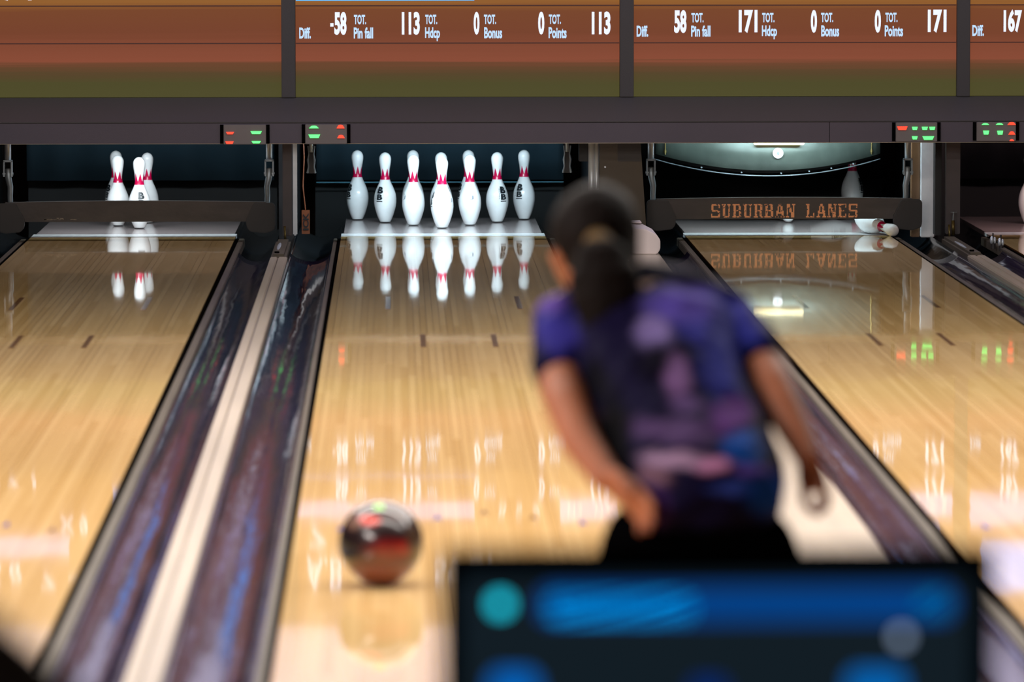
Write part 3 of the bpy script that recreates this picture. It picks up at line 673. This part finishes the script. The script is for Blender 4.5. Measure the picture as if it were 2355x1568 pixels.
# ------------------------------------------------------------------ pin setter table over the right lane
t = thing('pin_setter_table', 'greenish curved metal machine table above the lettered sweep board', 'machine', (1.80, 0.3, 0.30))
bm = B(); cols = []
x0, x1, n = 1.15, 2.36, 40
for i in range(n+1):
    s = i/n; x = x0+(x1-x0)*s; q = (2*s-1)
    zb = 0.305+0.082*abs(q)**2.0; y = 0.02+0.16*q*q
    cols.append((x, y, zb))
V = [[bm.verts.new((x, y, zb)), bm.verts.new((x, y+0.004, zb+0.10)), bm.verts.new((x, y+0.02, 0.62))] for x, y, zb in cols]
for a, b in zip(V, V[1:]):
    for k in range(2): bm.faces.new((a[k], b[k], b[k+1], a[k+1]))
g = bmesh.ops.extrude_face_region(bm, geom=list(bm.faces)); bmesh.ops.translate(bm, verts=[v for v in g['geom'] if isinstance(v, bmesh.types.BMVert)], vec=(0, 0.02, 0))
obj('front_skirt', bm, 'table', t, smooth=True)
bm = B(); tube(bm, [(x, y+0.02, zb-0.030) for x, y, zb in cols], [(0.004, 0.003)]*len(cols), 8, hint=(0, 1, 0)); obj('lower_rim', bm, 'steel', t, smooth=True)
bm = B()
A = [[bm.verts.new((x, y+0.10, zb-0.020)), bm.verts.new((x, 1.0, zb-0.020)), bm.verts.new((x, 1.0, zb+0.06)), bm.verts.new((x, y+0.10, zb+0.06))] for x, y, zb in cols]
for a, b in zip(A, A[1:]):
    for k in range(4): bm.faces.new((a[k], b[k], b[(k+1) % 4], a[(k+1) % 4]))
bm.faces.new(A[0]); bm.faces.new(A[-1][::-1])
obj('table_body', bm, 'black', t)
bm = B(); rod(bm, (1.797, 0.018, 0.398), (1.797, 0.002, 0.398), 0.028, 28); obj('round_bolt', bm, 'white_plastic', t, label='round white bolt cover')
bm = B(); rod(bm, (1.797, 0.002, 0.398), (1.797, -0.003, 0.398), 0.008, 6); obj('bolt_head', bm, 'steel', t)
M['warm'] = mat('warm_work_light', (255, 240, 200), 0.5, emis=(255, 226, 160), es=1.4)
obj('work_light', box(B(), 1.665, 1.935, -0.035, 0.0, 0.444, 0.462, 0.004), 'warm', t, label='warm glowing lamp')
for x in (1.20, 2.31):
    bm = B(); rod(bm, (x, 0.14, 0.385), (x, 0.14, 0.60), 0.004); rod(bm, (x, 0.14, 0.395), (x, 0.14, 0.41), 0.008); obj('hanger', bm, 'brass', t)
for i in (8, 15, 22, 27, 31, 35):
    x, y, zb = cols[i]
    bm = B(); rod(bm, (x, y-0.003, zb-0.016), (x, y+0.02, zb-0.016), 0.004, 10); obj('rivet', bm, 'steel', t)

# ------------------------------------------------------------------ bowling pins
IN = 0.0254
PROF = [(0.0, 0), (0.0, 0.98), (0.12, 1.09), (0.75, 1.414), (1.5, 1.72), (2.25, 1.953), (3.375, 2.255), (4.5, 2.383), (5.2, 2.36), (5.875, 2.282), (6.6, 2.10), (7.25, 1.852), (7.95, 1.54), (8.625, 1.236), (9.375, 0.983), (10.0, 0.898), (10.875, 0.935), (11.75, 1.047), (12.6, 1.19), (13.3, 1.268), (13.65, 1.273), (14.0, 1.22), (14.4, 1.05), (14.7, 0.80), (14.9, 0.46), (15.0, 0)]
def prof_r(z):
    z = z/IN
    P = PROF[1:]
    for i in range(len(P)-1):
        if P[i][0] <= z <= P[i+1][0]:
            t_ = (z-P[i][0])/max(1e-9, P[i+1][0]-P[i][0])
            p0 = P[max(i-1, 0)][1]; p1, p2 = P[i][1], P[i+1][1]; p3 = P[min(i+2, len(P)-1)][1]
            if z > 13.3 or z < 0.8: return (p1*(1-t_)+p2*t_)*IN
            return 0.5*((2*p1)+(-p0+p2)*t_+(2*p0-5*p1+4*p2-p3)*t_*t_+(-p0+3*p1-3*p2+p3)*t_**3)*IN
    return 0
def wrap(bm, r_off):
    """bend flat XZ artwork round the pin; x becomes arc length"""
    for _ in range(2):
        long = [e for e in bm.edges if e.calc_length() > 0.006]
        if long: bmesh.ops.subdivide_edges(bm, edges=long, cuts=2, use_grid_fill=False)
    bmesh.ops.triangulate(bm, faces=list(bm.faces))
    for v in bm.verts:
        z = v.co.z; r = prof_r(z)+r_off+(0.0002 if v.co.y < -0.0005 else 0)
        a = v.co.x/0.055-PI/2
        v.co = (r*math.cos(a), r*math.sin(a), z)
    return bm
bm = B(); zs = [0, 0.02]+[0.12+0.2*k for k in range(74)]+[14.95, 15.0]
prof = [(0, 0)]
for k in range(1, 60): pass
prof = [(0.0, 0.0), (0.0, 0.98*IN)]+[(z*IN, prof_r(z*IN)) for z in (0.12, 0.3, 0.5, 0.75, 1.1, 1.5, 1.9, 2.25, 2.8, 3.375, 3.9, 4.5, 5.2, 5.875, 6.3, 6.8, 7.25, 7.7, 8.2, 8.625, 9.0, 9.375, 9.7, 10.0, 10.4, 10.875, 11.3, 11.75, 12.2, 12.6, 13.0, 13.3, 13.65, 14.0, 14.2, 14.4, 14.55, 14.7, 14.8, 14.9)]+[(14.97*IN, 0.22*IN), (15*IN, 0)]
PIN = {}
def build_pin():
    t = thing('bowling_pin', 'pin', 'bowling pin')
    bm = lathe(B(), prof, 48); obj('pin_body', bm, 'pin', t, smooth=True, local=True)
    bm = lathe(B(), [(-0.0004, 0), (-0.0004, 0.97*IN), (0.003, 1.14*IN), (0.0042, 1.11*IN)], 48); obj('base_ring', bm, 'pin_base', t, smooth=True, local=True, label='black base ring')
    # crown: solid band with six points
    bm = B(); n = 96; ring = []
    for k in range(n):
        a = 2*PI*k/n; ph = (k*6/n) % 1.0; tri = max(0.0, 1-abs(ph-0.5)*2/0.95)
        zt = 0.2510+0.044*tri
        col = []
        for j in range(5):
            z = 0.2335+(zt-0.2335)*j/4; r = prof_r(z)+0.0005; col.append(bm.verts.new((r*math.cos(a), r*math.sin(a), z)))
        ring.append(col)
    for k in range(n):
        a, b = ring[k], ring[(k+1) % n]
        for j in range(4): bm.faces.new((a[j], b[j], b[j+1], a[j+1]))
    obj('crown_band', bm, 'pin_red', t, smooth=True, local=True, label='crimson crown band')
    # maker's mark, printed sideways: two rounded letters with a star over a bar
    bm = text_bm('B', -0.018, 0.018, 0.158, 0.196, 0, 0.001, 0.07)
    b2 = text_bm('B', -0.016, 0.016, 0.124, 0.156, 0, 0.001, 0.06); me = bpy.data.meshes.new('x'); b2.to_mesh(me); b2.free(); bm.from_mesh(me)
    b3 = B(); box(b3, -0.018, 0.016, -0.001, 0, 0.114, 0.119); b3.to_mesh(me); b3.free(); bm.from_mesh(me)
    b4 = text_bm('BOWL', -0.030, 0.030, 0, 0.006, 0, 0.001, 0.0)
    for v in b4.verts: v.co = Vector((-0.026+v.co.z, v.co.y, 0.155-v.co.x))
    b4.to_mesh(me); b4.free(); bm.from_mesh(me); bpy.data.meshes.remove(me)
    wrap(bm, 0.0004); obj('printed_mark', bm, 'ink', t, local=True, label='dark printed mark')
    bm = text_bm('J', -0.010, 0.010, 0.140, 0.162, 0, 0.0006, -0.01)
    b3 = B(); box(b3, -0.012, 0.004, -0.001, 0, 0.168, 0.170); me = bpy.data.meshes.new('x'); b3.to_mesh(me); b3.free(); bm.from_mesh(me); bpy.data.meshes.remove(me)
    wrap(bm, 0.0004)
    bmesh.ops.rotate(bm, verts=bm.verts, cent=(0, 0, 0), matrix=Matrix.Rotation(2.3, 3, 'Z'))
    obj('faint_stamp', bm, 'ink_soft', t, local=True, label='faint grey stamp')
    return t
proto = build_pin(); used = [False]
def place_pin(loc, rot=(0, 0, 0), label='', group=None):
    if not used[0]: r = proto; used[0] = True
    else:
        r = proto.copy(); COL.objects.link(r)
        for ch in list(proto.children):
            c = ch.copy(); COL.objects.link(c); c.parent = r
    r.location = loc; r.rotation_euler = rot; r['label'] = label
    if group: r['group'] = group
    return r
A_, H_ = 0.264, 0.1524
Z1 = 0.0015
gp = 'pins of the full rack'
full = [(0, 0, -1.35, 'head pin at the front point of the full rack'),
        (-1, 1, 2.95, 'front left pin of the second row in the full rack'),
        (1, 1, -2.15, 'front right pin of the second row in the full rack'),
        (-2, 2, -0.55, 'full rack pin second from the left, one row before the back'),
        (0, 2, 0.8, 'full rack pin hidden directly behind the head pin'),
        (2, 2, 0.62, 'full rack pin second from the right, its mark facing right'),
        (-3, 3, -0.95, 'leftmost corner pin of the full rack, mark at its left edge'),
        (-1, 3, 1.9, 'back row pin peeking out behind the second row\'s left pin'),
        (1, 3, -1.2, 'back row pin peeking out behind the second row\'s right pin'),
        (3, 3, -0.50, 'rightmost corner pin of the full rack')]
for i, j, rz, lab in full:
    place_pin((i*H_, j*A_, Z1), (0, 0, rz), lab, gp)
gp = 'pins left standing on the left lane'
place_pin((-1.617, 0.045, Z1), (0, 0, 0.25), 'front one of three pins left on the left lane, with a mark', gp)
place_pin((-1.743, 0.27, Z1), (0, 0, 2.6), 'left front pin left standing on the left lane', gp)
place_pin((-1.597, 0.55, Z1), (0, 0, 2.0), 'pin half hidden behind the front right pin on the left lane', gp)
place_pin((-1.780, 0.80, Z1), (0, 0, -0.95), 'pin behind the left one on the left lane, showing at its left', gp)
# right lane: one hanging in the table, three lying
place_pin((2.262, 0.79, 0.03), (0, 0, 1.1), 'lone upright pin under the greenish machine table', None)
def lying(head, base, spin, label):
    d = (Vector(head)-Vector(base)).normalized(); q = d.to_track_quat('Z', 'Y')
    spin = max((k*0.1 for k in range(63)), key=lambda a: ((q @ Matrix.Rotation(a, 3, 'Z').to_quaternion()) @ Vector((0, -1, 0))).dot(Vector((-0.1, -0.6, 0.8))))+spin
    e = (q @ Matrix.Rotation(spin, 3, 'Z').to_quaternion()).to_euler()
    return place_pin(base, e, label, None)
b0 = Vector((2.19, -0.46, 0.080)); h0 = Vector((2.357, -0.80, 0.025))
lying(h0, b0, 0.0, 'fallen pin with its head poking out under the sweep board')
lying((2.40, 0.72, 0.030), (2.02, 0.70, 0.077), 0.5, 'fallen pin lying sideways behind the lettered sweep board')
lying((1.885, 0.40, 0.030), (1.875, 0.78, 0.077), 0.4, 'fallen pin lying lengthwise behind the board\'s lettering')
place_pin((3.178, 0.264, Z1), (0, 0, 2.0), 'pin cut off by the right edge of the view', None)

# ------------------------------------------------------------------ bowling ball
BC = Vector((-0.291, -15.10, 0.1080)); BR = 0.1079
ball_m = blob_mat('maroon_swirl_lane_reflection', (34, 18, 22), [
    ((0.0, -0.05, -0.085), (0.13, 0.12, 0.09), (118, 48, 26)),  # brown-orange reflection of the lane, painted into the lower half
    ((0.02, -0.09, -0.005), (0.085, 0.06, 0.040), (112, 8, 12)),
    ((0.06, -0.08, 0.0), (0.04, 0.06, 0.028), (130, 10, 12)),
    ((0.085, -0.05, 0.02), (0.035, 0.08, 0.06), (62, 44, 34)),
    ((-0.09, -0.05, -0.01), (0.04, 0.08, 0.05), (14, 10, 16)),
    ((-0.03, -0.07, 0.068), (0.045, 0.05, 0.018), (215, 50, 26)),
    ((-0.065, -0.05, 0.055), (0.03, 0.05, 0.025), (120, 90, 78)),
    ((0.03, -0.05, 0.075), (0.06, 0.05, 0.015), (64, 38, 36)),
    ((0.0, 0.0, 0.10), (0.07, 0.06, 0.03), (78, 54, 46)),
], 0.3, 0.02, 14, coat=0.7)
t = thing('bowling_ball', 'dark maroon and red glossy ball rolling down the middle lane', 'bowling ball', BC)
bm = B(); bmesh.ops.create_uvsphere(bm, u_segments=72, v_segments=48, radius=BR)
obj('ball_body', bm, ball_m, t, smooth=True, local=True)
M['lime'] = mat('lime_green_print', (130, 210, 60), 0.4)
bm = B(); n = 6
def sph(u, v): # patch centred on the upper front
    th = 1.20+v; ph = -PI/2+u
    return Vector((math.cos(th)*math.cos(ph), math.cos(th)*math.sin(ph), math.sin(th)))*(BR+0.0004)
gv = [[bm.verts.new(sph(-0.36+0.5*i/n, -0.16+0.20*j/n)) for i in range(n+1)] for j in range(n+1)]
for j in range(n):
    for i in range(n): bm.faces.new((gv[j][i], gv[j][i+1], gv[j+1][i+1], gv[j+1][i]))
obj('green_logo', bm, 'lime', t, local=True, smooth=True, label='lime green printed logo patch')
for k, (dx, dy) in enumerate(((-0.02, 0.4), (0.02, 0.4), (0.0, 0.72))):
    a = dy+0.3; v = Vector((dx*6, math.sin(a), math.cos(a)*0.4)).normalized()*(BR-0.0045)
    bm = B(); ell(bm, v, (0.011, 0.011, 0.006), v.to_track_quat('Z', 'Y')); obj('finger_hole', bm, 'gap', t, local=True, smooth=True)

# ------------------------------------------------------------------ bowler
def remesh(o, vox, smooth_it=6, disp=None):
    m = o.modifiers.new('fuse', 'REMESH'); m.mode = 'VOXEL'; m.voxel_size = vox; m.use_smooth_shade = True
    s = o.modifiers.new('smooth', 'SMOOTH'); s.factor = 0.5; s.iterations = smooth_it
    if disp:
        tx = bpy.data.textures.new('folds', 'CLOUDS'); tx.noise_scale = disp[1]
        d = o.modifiers.new('folds', 'DISPLACE'); d.texture = tx; d.strength = disp[0]; d.mid_level = 0.5
    return o
bw = thing('person', 'bowler seen from behind in a purple and blue shirt, leaning forward after a throw', 'person', (0.30, -18.6, 0.0))
bm = B()
# torso and neck
tube(bm, [(0.325, -18.66, 0.50), (0.32, -18.62, 0.60), (0.30, -18.50, 0.72), (0.27, -18.36, 0.84), (0.245, -18.25, 0.93)], [(0.135, 0.10), (0.13, 0.10), (0.12, 0.09), (0.14, 0.10), (0.13, 0.075)], 24)
tube(bm, [(0.08, -18.22, 0.925), (0.16, -18.22, 0.955), (0.235, -18.22, 0.965), (0.31, -18.22, 0.955), (0.395, -18.22, 0.93)], [0.045, 0.055, 0.06, 0.055, 0.045], 16, hint=(0, 1, 0))
tube(bm, [(0.215, -18.22, 0.945), (0.17, -18.17, 1.02), (0.14, -18.14, 1.06)], [0.052, 0.048, 0.05], 16)
# head, facing down the lane and a little left
HD = Vector((0.138, -18.13, 1.075))
ell(bm, HD, (0.074, 0.092, 0.100)); ell(bm, HD+Vector((-0.022, 0.045, -0.045)), (0.054, 0.052, 0.062)); ell(bm, HD+Vector((-0.035, 0.070, -0.085)), (0.026, 0.024, 0.022))
fx = Vector((-0.42, 0.90, 0)).normalized(); fs = Vector((0.90, 0.42, 0)).normalized()
ell(bm, HD+fx*0.098+Vector((0, 0, -0.028)), (0.013, 0.018, 0.016)); tube(bm, [HD+fx*0.084+Vector((0, 0, 0.012)), HD+fx*0.100+Vector((0, 0, -0.022))], [0.008, 0.011], 10)
for s in (-1, 1):
    ell(bm, HD+fs*s*0.072+fx*0.0+Vector((0, 0, -0.02)), (0.012, 0.018, 0.030))
    ell(bm, HD+fs*s*0.030+fx*0.078+Vector((0, 0, 0.024)), (0.024, 0.012, 0.009))
    ell(bm, HD+fs*s*0.040+fx*0.060+Vector((0, 0, -0.04)), (0.022, 0.022, 0.022))
ell(bm, HD+fx*0.088+Vector((0, 0, -0.062)), (0.022, 0.012, 0.009))
# left arm, bent behind the hip
LA = [(0.085, -18.19, 0.928), (0.074, -18.29, 0.86), (0.069, -18.39, 0.800), (0.079, -18.46, 0.770), (0.100, -18.56, 0.713), (0.142, -18.67, 0.657)]
tube(bm, LA, [0.050, 0.048, 0.045, 0.044, 0.039, 0.029], 16)
def hand(bm, wr, d, side, nrm, curl, L=0.085, thumb_out=1.0, s=1.0):
    """palm from wrist along d; side points to the thumb; nrm is the back of the hand"""
    wr, d, side, nrm = Vector(wr), Vector(d).normalized(), Vector(side), Vector(nrm)
    side = (side-d*side.dot(d)).normalized(); nrm = d.cross(side) if d.cross(side).dot(nrm) > 0 else side.cross(d)
    tube(bm, [wr-d*0.01, wr+d*0.02*s, wr+d*0.055*s, wr+d*L*0.95*s], [(0.022, 0.018), (0.030*s, 0.018*s), (0.038*s, 0.016*s), (0.037*s, 0.013*s)], 16, hint=side)
    for k, (off, ln) in enumerate(((0.029, 0.068), (0.010, 0.076), (-0.010, 0.071), (-0.028, 0.056))):
        p = wr+d*L*s*(0.93 if k < 3 else 0.88)+side*off*s; pts = [p-d*0.012]; dd = d.copy(); ang = 0
        for seg_, f in enumerate((0.45, 0.32, 0.23)):
            ang += curl[k]*(0.8 if seg_ == 0 else 1.0)
            v = d*math.cos(ang)-nrm*math.sin(ang)+side*(off*1.2)
            p = p+v.normalized()*ln*f*s; pts.append(p)
        tube(bm, pts, [0.0092*s, 0.0088*s, 0.0082*s, 0.0070*s], 10)
    p = wr+d*0.022*s+side*0.022*s
    tube(bm, [p, p+side*0.022*thumb_out*s+d*0.020*s-nrm*0.006, p+side*0.034*thumb_out*s+d*0.045*s-nrm*0.014, p+side*0.032*thumb_out*s+d*0.066*s-nrm*0.022], [0.014*s, 0.012*s, 0.010*s, 0.0085*s], 10)
hand(bm, (0.142, -18.67, 0.657), (0.085, -0.085, -0.058), (0.25, -0.8, 0.55), (0.3, 0.4, 0.8), (0.16, 0.20, 0.26, 0.34), thumb_out=0.35, s=1.08)
# right arm, hanging behind with a loosely closed hand
RA = [(0.395, -18.19, 0.930), (0.440, -18.30, 0.87), (0.476, -18.42, 0.800), (0.492, -18.46, 0.768), (0.518, -18.52, 0.716), (0.533, -18.57, 0.678)]
tube(bm, RA, [0.050, 0.047, 0.043, 0.040, 0.033, 0.025], 16)
W2 = Vector((0.533, -18.57, 0.680))
tube(bm, [W2, W2+Vector((0.004, -0.008, -0.028)), W2+Vector((0.009, -0.012, -0.050))], [(0.021, 0.019), (0.028, 0.017), (0.029, 0.016)], 16)
for k, (ox, oy_) in enumerate(((0.024, -0.020), (0.022, -0.003), (0.020, 0.013), (0.017, 0.028))):
    c = W2+Vector((0.010, -0.012+oy_, -0.050))
    r_ = 1-0.06*k
    tube(bm, [c+Vector((0.010, 0, 0.006)), c+Vector((0.0235*r_, 0, -0.016)), c+Vector((0.021*r_, 0, -0.040*r_)), c+Vector((0.004, 0.0, -0.052*r_))], [0.0092, 0.0088, 0.0082, 0.0074], 10)
c = W2+Vector((0.010, -0.030, -0.048))
tube(bm, [c+Vector((-0.014, 0.012, 0.012)), c+Vector((-0.021, 0.004, -0.012)), c+Vector((-0.018, -0.002, -0.036)), c+Vector((-0.006, -0.002, -0.050))], [0.012, 0.0105, 0.0092, 0.008], 10)
# legs
LL = [(0.25, -18.62, 0.52), (0.23, -18.46, 0.50), (0.21, -18.33, 0.455), (0.205, -18.36, 0.36), (0.20, -18.42, 0.22), (0.20, -18.47, 0.10)]
tube(bm, LL, [0.085, 0.075, 0.056, 0.056, 0.046, 0.034], 18)
RL = [(0.41, -18.64, 0.50), (0.445, -18.74, 0.37), (0.455, -18.84, 0.24), (0.40, -18.95, 0.19), (0.30, -19.10, 0.145), (0.22, -19.20, 0.11)]
tube(bm, RL, [0.088, 0.076, 0.058, 0.052, 0.044, 0.034], 18)
tube(bm, [(0.20, -18.49, 0.055), (0.20, -18.40, 0.05), (0.20, -18.335, 0.035)], [(0.033, 0.03), (0.038, 0.028), (0.034, 0.018)], 14)
tube(bm, [(0.21, -19.22, 0.085), (0.16, -19.25, 0.06), (0.10, -19.27, 0.045)], [0.032, 0.034, 0.026], 14)
body = remesh(obj('body', bm, 'skin', bw), 0.0048, 5)
# eyes and mouth
for s in (-1, 1):
    e = HD+fs*s*0.030+fx*0.082+Vector((0, 0, 0.006))
    bm = B(); ell(bm, e, (0.012, 0.010, 0.010)); obj('eye', bm, 'eye', bw, smooth=True)
bm = B(); ell(bm, HD+fx*0.094+Vector((0, 0, -0.062)), (0.018, 0.009, 0.005)); obj('mouth', bm, 'lips', bw, smooth=True)
# hair and ponytail
bm = B()
ell(bm, HD+Vector((0.004, -0.010, 0.012)), (0.090, 0.096, 0.096)); ell(bm, HD+Vector((0.014, -0.045, -0.02)), (0.074, 0.064, 0.078)); ell(bm, HD+Vector((0.038, -0.01, -0.03)), (0.055, 0.065, 0.065))
ell(bm, HD+Vector((0.010, 0.02, 0.03)), (0.080, 0.080, 0.080))
remesh(obj('hair', bm, 'hair', bw), 0.006, 6, (0.006, 0.02))
bm = B(); tube(bm, [(0.146, -18.235, 1.068), (0.150, -18.285, 1.055), (0.153, -18.315, 1.01), (0.158, -18.325, 0.96), (0.163, -18.335, 0.91), (0.166, -18.345, 0.865)], [(0.024, 0.022), (0.052, 0.032), (0.070, 0.038), (0.066, 0.036), (0.048, 0.028), (0.024, 0.014)], 20)
remesh(obj('ponytail', bm, 'hair', bw), 0.005, 4, (0.008, 0.02))
bm = B(); tube(bm, [(0.146, -18.228, 1.071), (0.148, -18.262, 1.064)], [0.030, 0.027], 16); obj('hair_tie', bm, 'tie', bw, smooth=True, label='yellowish brown hair tie')
# shirt
sh = [((0.37, 0, 0.935), (0.12, 0.4, 0.06), (62, 64, 172)), ((0.40, 0, 0.86), (0.09, 0.4, 0.10), (52, 60, 170)), ((0.30, 0, 0.96), (0.10, 0.4, 0.045), (92, 76, 180)), ((0.245, 0, 0.905), (0.05, 0.3, 0.05), (140, 124, 190)),
      ((0.06, 0, 0.905), (0.06, 0.3, 0.06), (58, 54, 150)), ((0.045, 0, 0.955), (0.05, 0.3, 0.03), (96, 72, 160)),
      ((0.44, 0, 0.84), (0.05, 0.4, 0.07), (10, 12, 22)), ((0.25, 0, 0.86), (0.07, 0.3, 0.05), (14, 10, 30)),
      ((0.285, 0, 0.835), (0.035, 0.3, 0.05), (130, 96, 150)), ((0.30, 0, 0.79), (0.05, 0.3, 0.02), (92, 70, 120)),
      ((0.28, 0, 0.745), (0.12, 0.3, 0.030), (84, 62, 108)), ((0.15, 0, 0.75), (0.04, 0.3, 0.02), (96, 74, 96)),
      ((0.385, 0, 0.77), (0.06, 0.3, 0.04), (104, 52, 140)),
      ((0.40, 0, 0.715), (0.055, 0.3, 0.038), (18, 92, 200)), ((0.28, 0, 0.695), (0.10, 0.3, 0.022), (172, 140, 176)), ((0.345, 0, 0.685), (0.05, 0.3, 0.018), (220, 150, 205)),
      ((0.23, 0, 0.665), (0.05, 0.3, 0.025), (116, 84, 100)), ((0.42, 0, 0.675), (0.05, 0.3, 0.02), (110, 84, 190)),
      ((0.40, 0, 0.64), (0.09, 0.3, 0.02), (60, 84, 190)), ((0.45, 0, 0.63), (0.08, 0.3, 0.06), (22, 74, 185)),
      ((0.23, 0, 0.61), (0.04, 0.3, 0.06), (60, 34, 90)),
      ((0.16, 0, 0.70), (0.05, 0.3, 0.16), (8, 8, 12)), ((0.13, 0, 0.82), (0.035, 0.3, 0.06), (10, 9, 20))]
shirt_m = blob_mat('cloudy_jersey_print', (20, 16, 48), [((p[0]-0.30, p[1]+0.2, p[2]), (r[0], 3.0, r[2]), tuple(min(255, int(v*0.98)) for v in c)) for p, r, c in sh], 0.6, 0.035, 16)
bm = B()
tube(bm, [(0.335, -18.67, 0.618), (0.328, -18.62, 0.65), (0.303, -18.52, 0.715), (0.268, -18.40, 0.81), (0.250, -18.29, 0.895), (0.24, -18.225, 0.945)], [(0.150, 0.115), (0.158, 0.115), (0.164, 0.105), (0.156, 0.108), (0.166, 0.10), (0.155, 0.07)], 28)
tube(bm, [(0.075, -18.215, 0.915), (0.16, -18.215, 0.955), (0.235, -18.215, 0.968), (0.31, -18.215, 0.962), (0.40, -18.215, 0.925)], [0.056, 0.062, 0.066, 0.062, 0.056], 18, hint=(0, 1, 0))
tube(bm, [(0.078, -18.20, 0.915), (0.070, -18.27, 0.875), (0.068, -18.345, 0.825)], [0.060, 0.060, 0.057], 20)
tube(bm, [(0.395, -18.20, 0.920), (0.425, -18.27, 0.888), (0.452, -18.34, 0.852)], [0.060, 0.058, 0.054], 20)
remesh(obj('shirt', bm, shirt_m, bw), 0.0065, 8, (0.014, 0.05))
# trousers, shoes
bm = B()
tube(bm, [(0.325, -18.66, 0.47), (0.328, -18.65, 0.53), (0.33, -18.62, 0.60)], [(0.140, 0.115), (0.148, 0.115), (0.140, 0.105)], 28)
tube(bm, LL[:-1]+[(0.20, -18.46, 0.13)], [0.098, 0.088, 0.070, 0.068, 0.058, 0.052], 20)
tube(bm, RL[:-1]+[(0.24, -19.17, 0.12)], [0.104, 0.090, 0.072, 0.064, 0.056, 0.050], 20)
remesh(obj('trousers', bm, 'pants', bw), 0.0075, 8, (0.010, 0.06))
for pts, rr_ in (([(0.20, -18.51, 0.045), (0.20, -18.45, 0.052), (0.20, -18.38, 0.042), (0.20, -18.325, 0.032)], [(0.036, 0.036), (0.040, 0.040), (0.044, 0.034), (0.038, 0.024)]),
                 ([(0.225, -19.215, 0.085), (0.17, -19.245, 0.062), (0.09, -19.275, 0.042)], [(0.040, 0.042), (0.043, 0.043), (0.036, 0.032)])):
    bm = B(); tube(bm, pts, rr_, 18); sh_ = remesh(obj('shoe', bm, 'shoe', bw), 0.006, 3)
    bm = B(); a, b = Vector(pts[0]), Vector(pts[-1]); tube(bm, [(a.x, a.y, 0.010 if a.z < 0.06 else a.z-0.03), (b.x, b.y, 0.010 if a.z < 0.06 else 0.026)], [(0.042, 0.008), (0.040, 0.008)], 16); obj('sole', bm, 'sole', sh_, smooth=True)

# ------------------------------------------------------------------ monitor on the scorer's console
t = thing('monitor', 'dark blurred monitor with blue glowing bars in the foreground', 'monitor', (0.104, -22.80, 0.66))
x0, x1, zt = -0.203, 0.416, 1.015
yM = -22.80; zb = 0.665
bm = B(); box(bm, x0, x1, yM, yM+0.045, zb, zt, 0.004); obj('casing', bm, 'bezel', t)
M['scr'] = mat('dark_teal_screen', (10, 12, 14), 0.25, emis=(16, 27, 34), es=1.0)
obj('display', box(B(), x0+0.022, x1-0.026, yM-0.0025, yM-0.0002, zb+0.02, zt-0.028), 'scr', t)
def glow(name, a, b, c, d, col, es):
    m = mat('screen_'+name, (5, 5, 5), 0.3, emis=col, es=es)
    bm = B(); r = min(b-a, d-c)*0.25
    pts = [(a+r, c), (b-r, c), (b, c+r), (b, d-r), (b-r, d), (a+r, d), (a, d-r), (a, c+r)]
    prism(bm, pts, 'y', yM-0.004, yM-0.0028); obj(name, bm, m, t)
glow('teal_icon', -0.147, -0.128, 0.947, 0.966, (20, 190, 215), 2.2)
glow('title_bar', -0.095, 0.37, 0.936, 0.975, (0, 62, 130), 1.0)
glow('bright_title', -0.082, 0.076, 0.9385, 0.966, (0, 160, 245), 1.25)
M['scr2'] = M['scr']
glow('corner_button', 0.330, 0.362, 0.944, 0.966, (0, 135, 190), 1.0)
glow('grey_dot', 0.304, 0.318, 0.911, 0.925, (150, 170, 200), 1.4)
glow('blue_field', -0.150, -0.095, 0.845, 0.882, (0, 100, 190), 0.9)
glow('blue_field', 0.250, 0.315, 0.845, 0.882, (0, 100, 180), 0.9)
glow('blue_field', 0.075, 0.115, 0.845, 0.872, (0, 40, 110), 0.9)
for k in range(3): glow('list_row', -0.13, 0.36, 0.70+0.045*k, 0.725+0.045*k, (12, 40, 60), 0.9)
bm = B(); box(bm, 0.075, 0.135, yM+0.01, yM+0.04, 0.52, 0.70, 0.004); obj('stand_neck', bm, 'bezel', t)
bm = B(); box(bm, -0.02, 0.23, yM-0.09, yM+0.13, 0.503, 0.520, 0.006); obj('stand_foot', bm, 'bezel', t)
t = thing('scorer_console', 'dark console desk carrying the monitor in the foreground', 'desk', (0.1, -22.78, 0.0))
obj('desktop', box(B(), -0.30, 0.51, yM-0.22, yM+0.22, 0.462, 0.50, 0.006), 'desk', t)
obj('cabinet', box(B(), -0.24, 0.45, yM-0.16, yM+0.18, 0.0, 0.46, 0.006), 'desk', t)
# dark rounded chair back, bottom left
t = thing('chair', 'out of focus dark brown rounded chair back at the bottom left corner', 'chair', (-0.76, -24.0, 0.0))
bm = B(); tube(bm, [(-0.93, -24.0, 0.60), (-0.93, -24.0, 0.96), (-0.88, -24.0, 1.06), (-0.76, -24.0, 1.09), (-0.645, -24.0, 1.10), (-0.56, -24.0, 1.03), (-0.545, -24.0, 0.60)], [0.03]*7, 14, hint=(0, 1, 0)); obj('back_frame', bm, 'chair', t, smooth=True)
bm = B(); prism(bm, [(-0.93, 0.60), (-0.545, 0.60), (-0.56, 1.03), (-0.64, 1.10), (-0.76, 1.105), (-0.88, 1.06), (-0.93, 0.96)], 'y', -24.02, -23.985); obj('backrest', bm, 'chair', t)
bm = B(); box(bm, -0.98, -0.56, -24.42, -24.0, 0.42, 0.49, 0.02); obj('seat', bm, 'chair', t)
for x in (-0.93, -0.58):
    for y in (-24.38, -24.0):
        bm = B(); rod(bm, (x, y, 0.0), (x, y, 0.45 if y < -24.1 else 0.62), 0.016); obj('leg', bm, 'bezel', t, smooth=True)
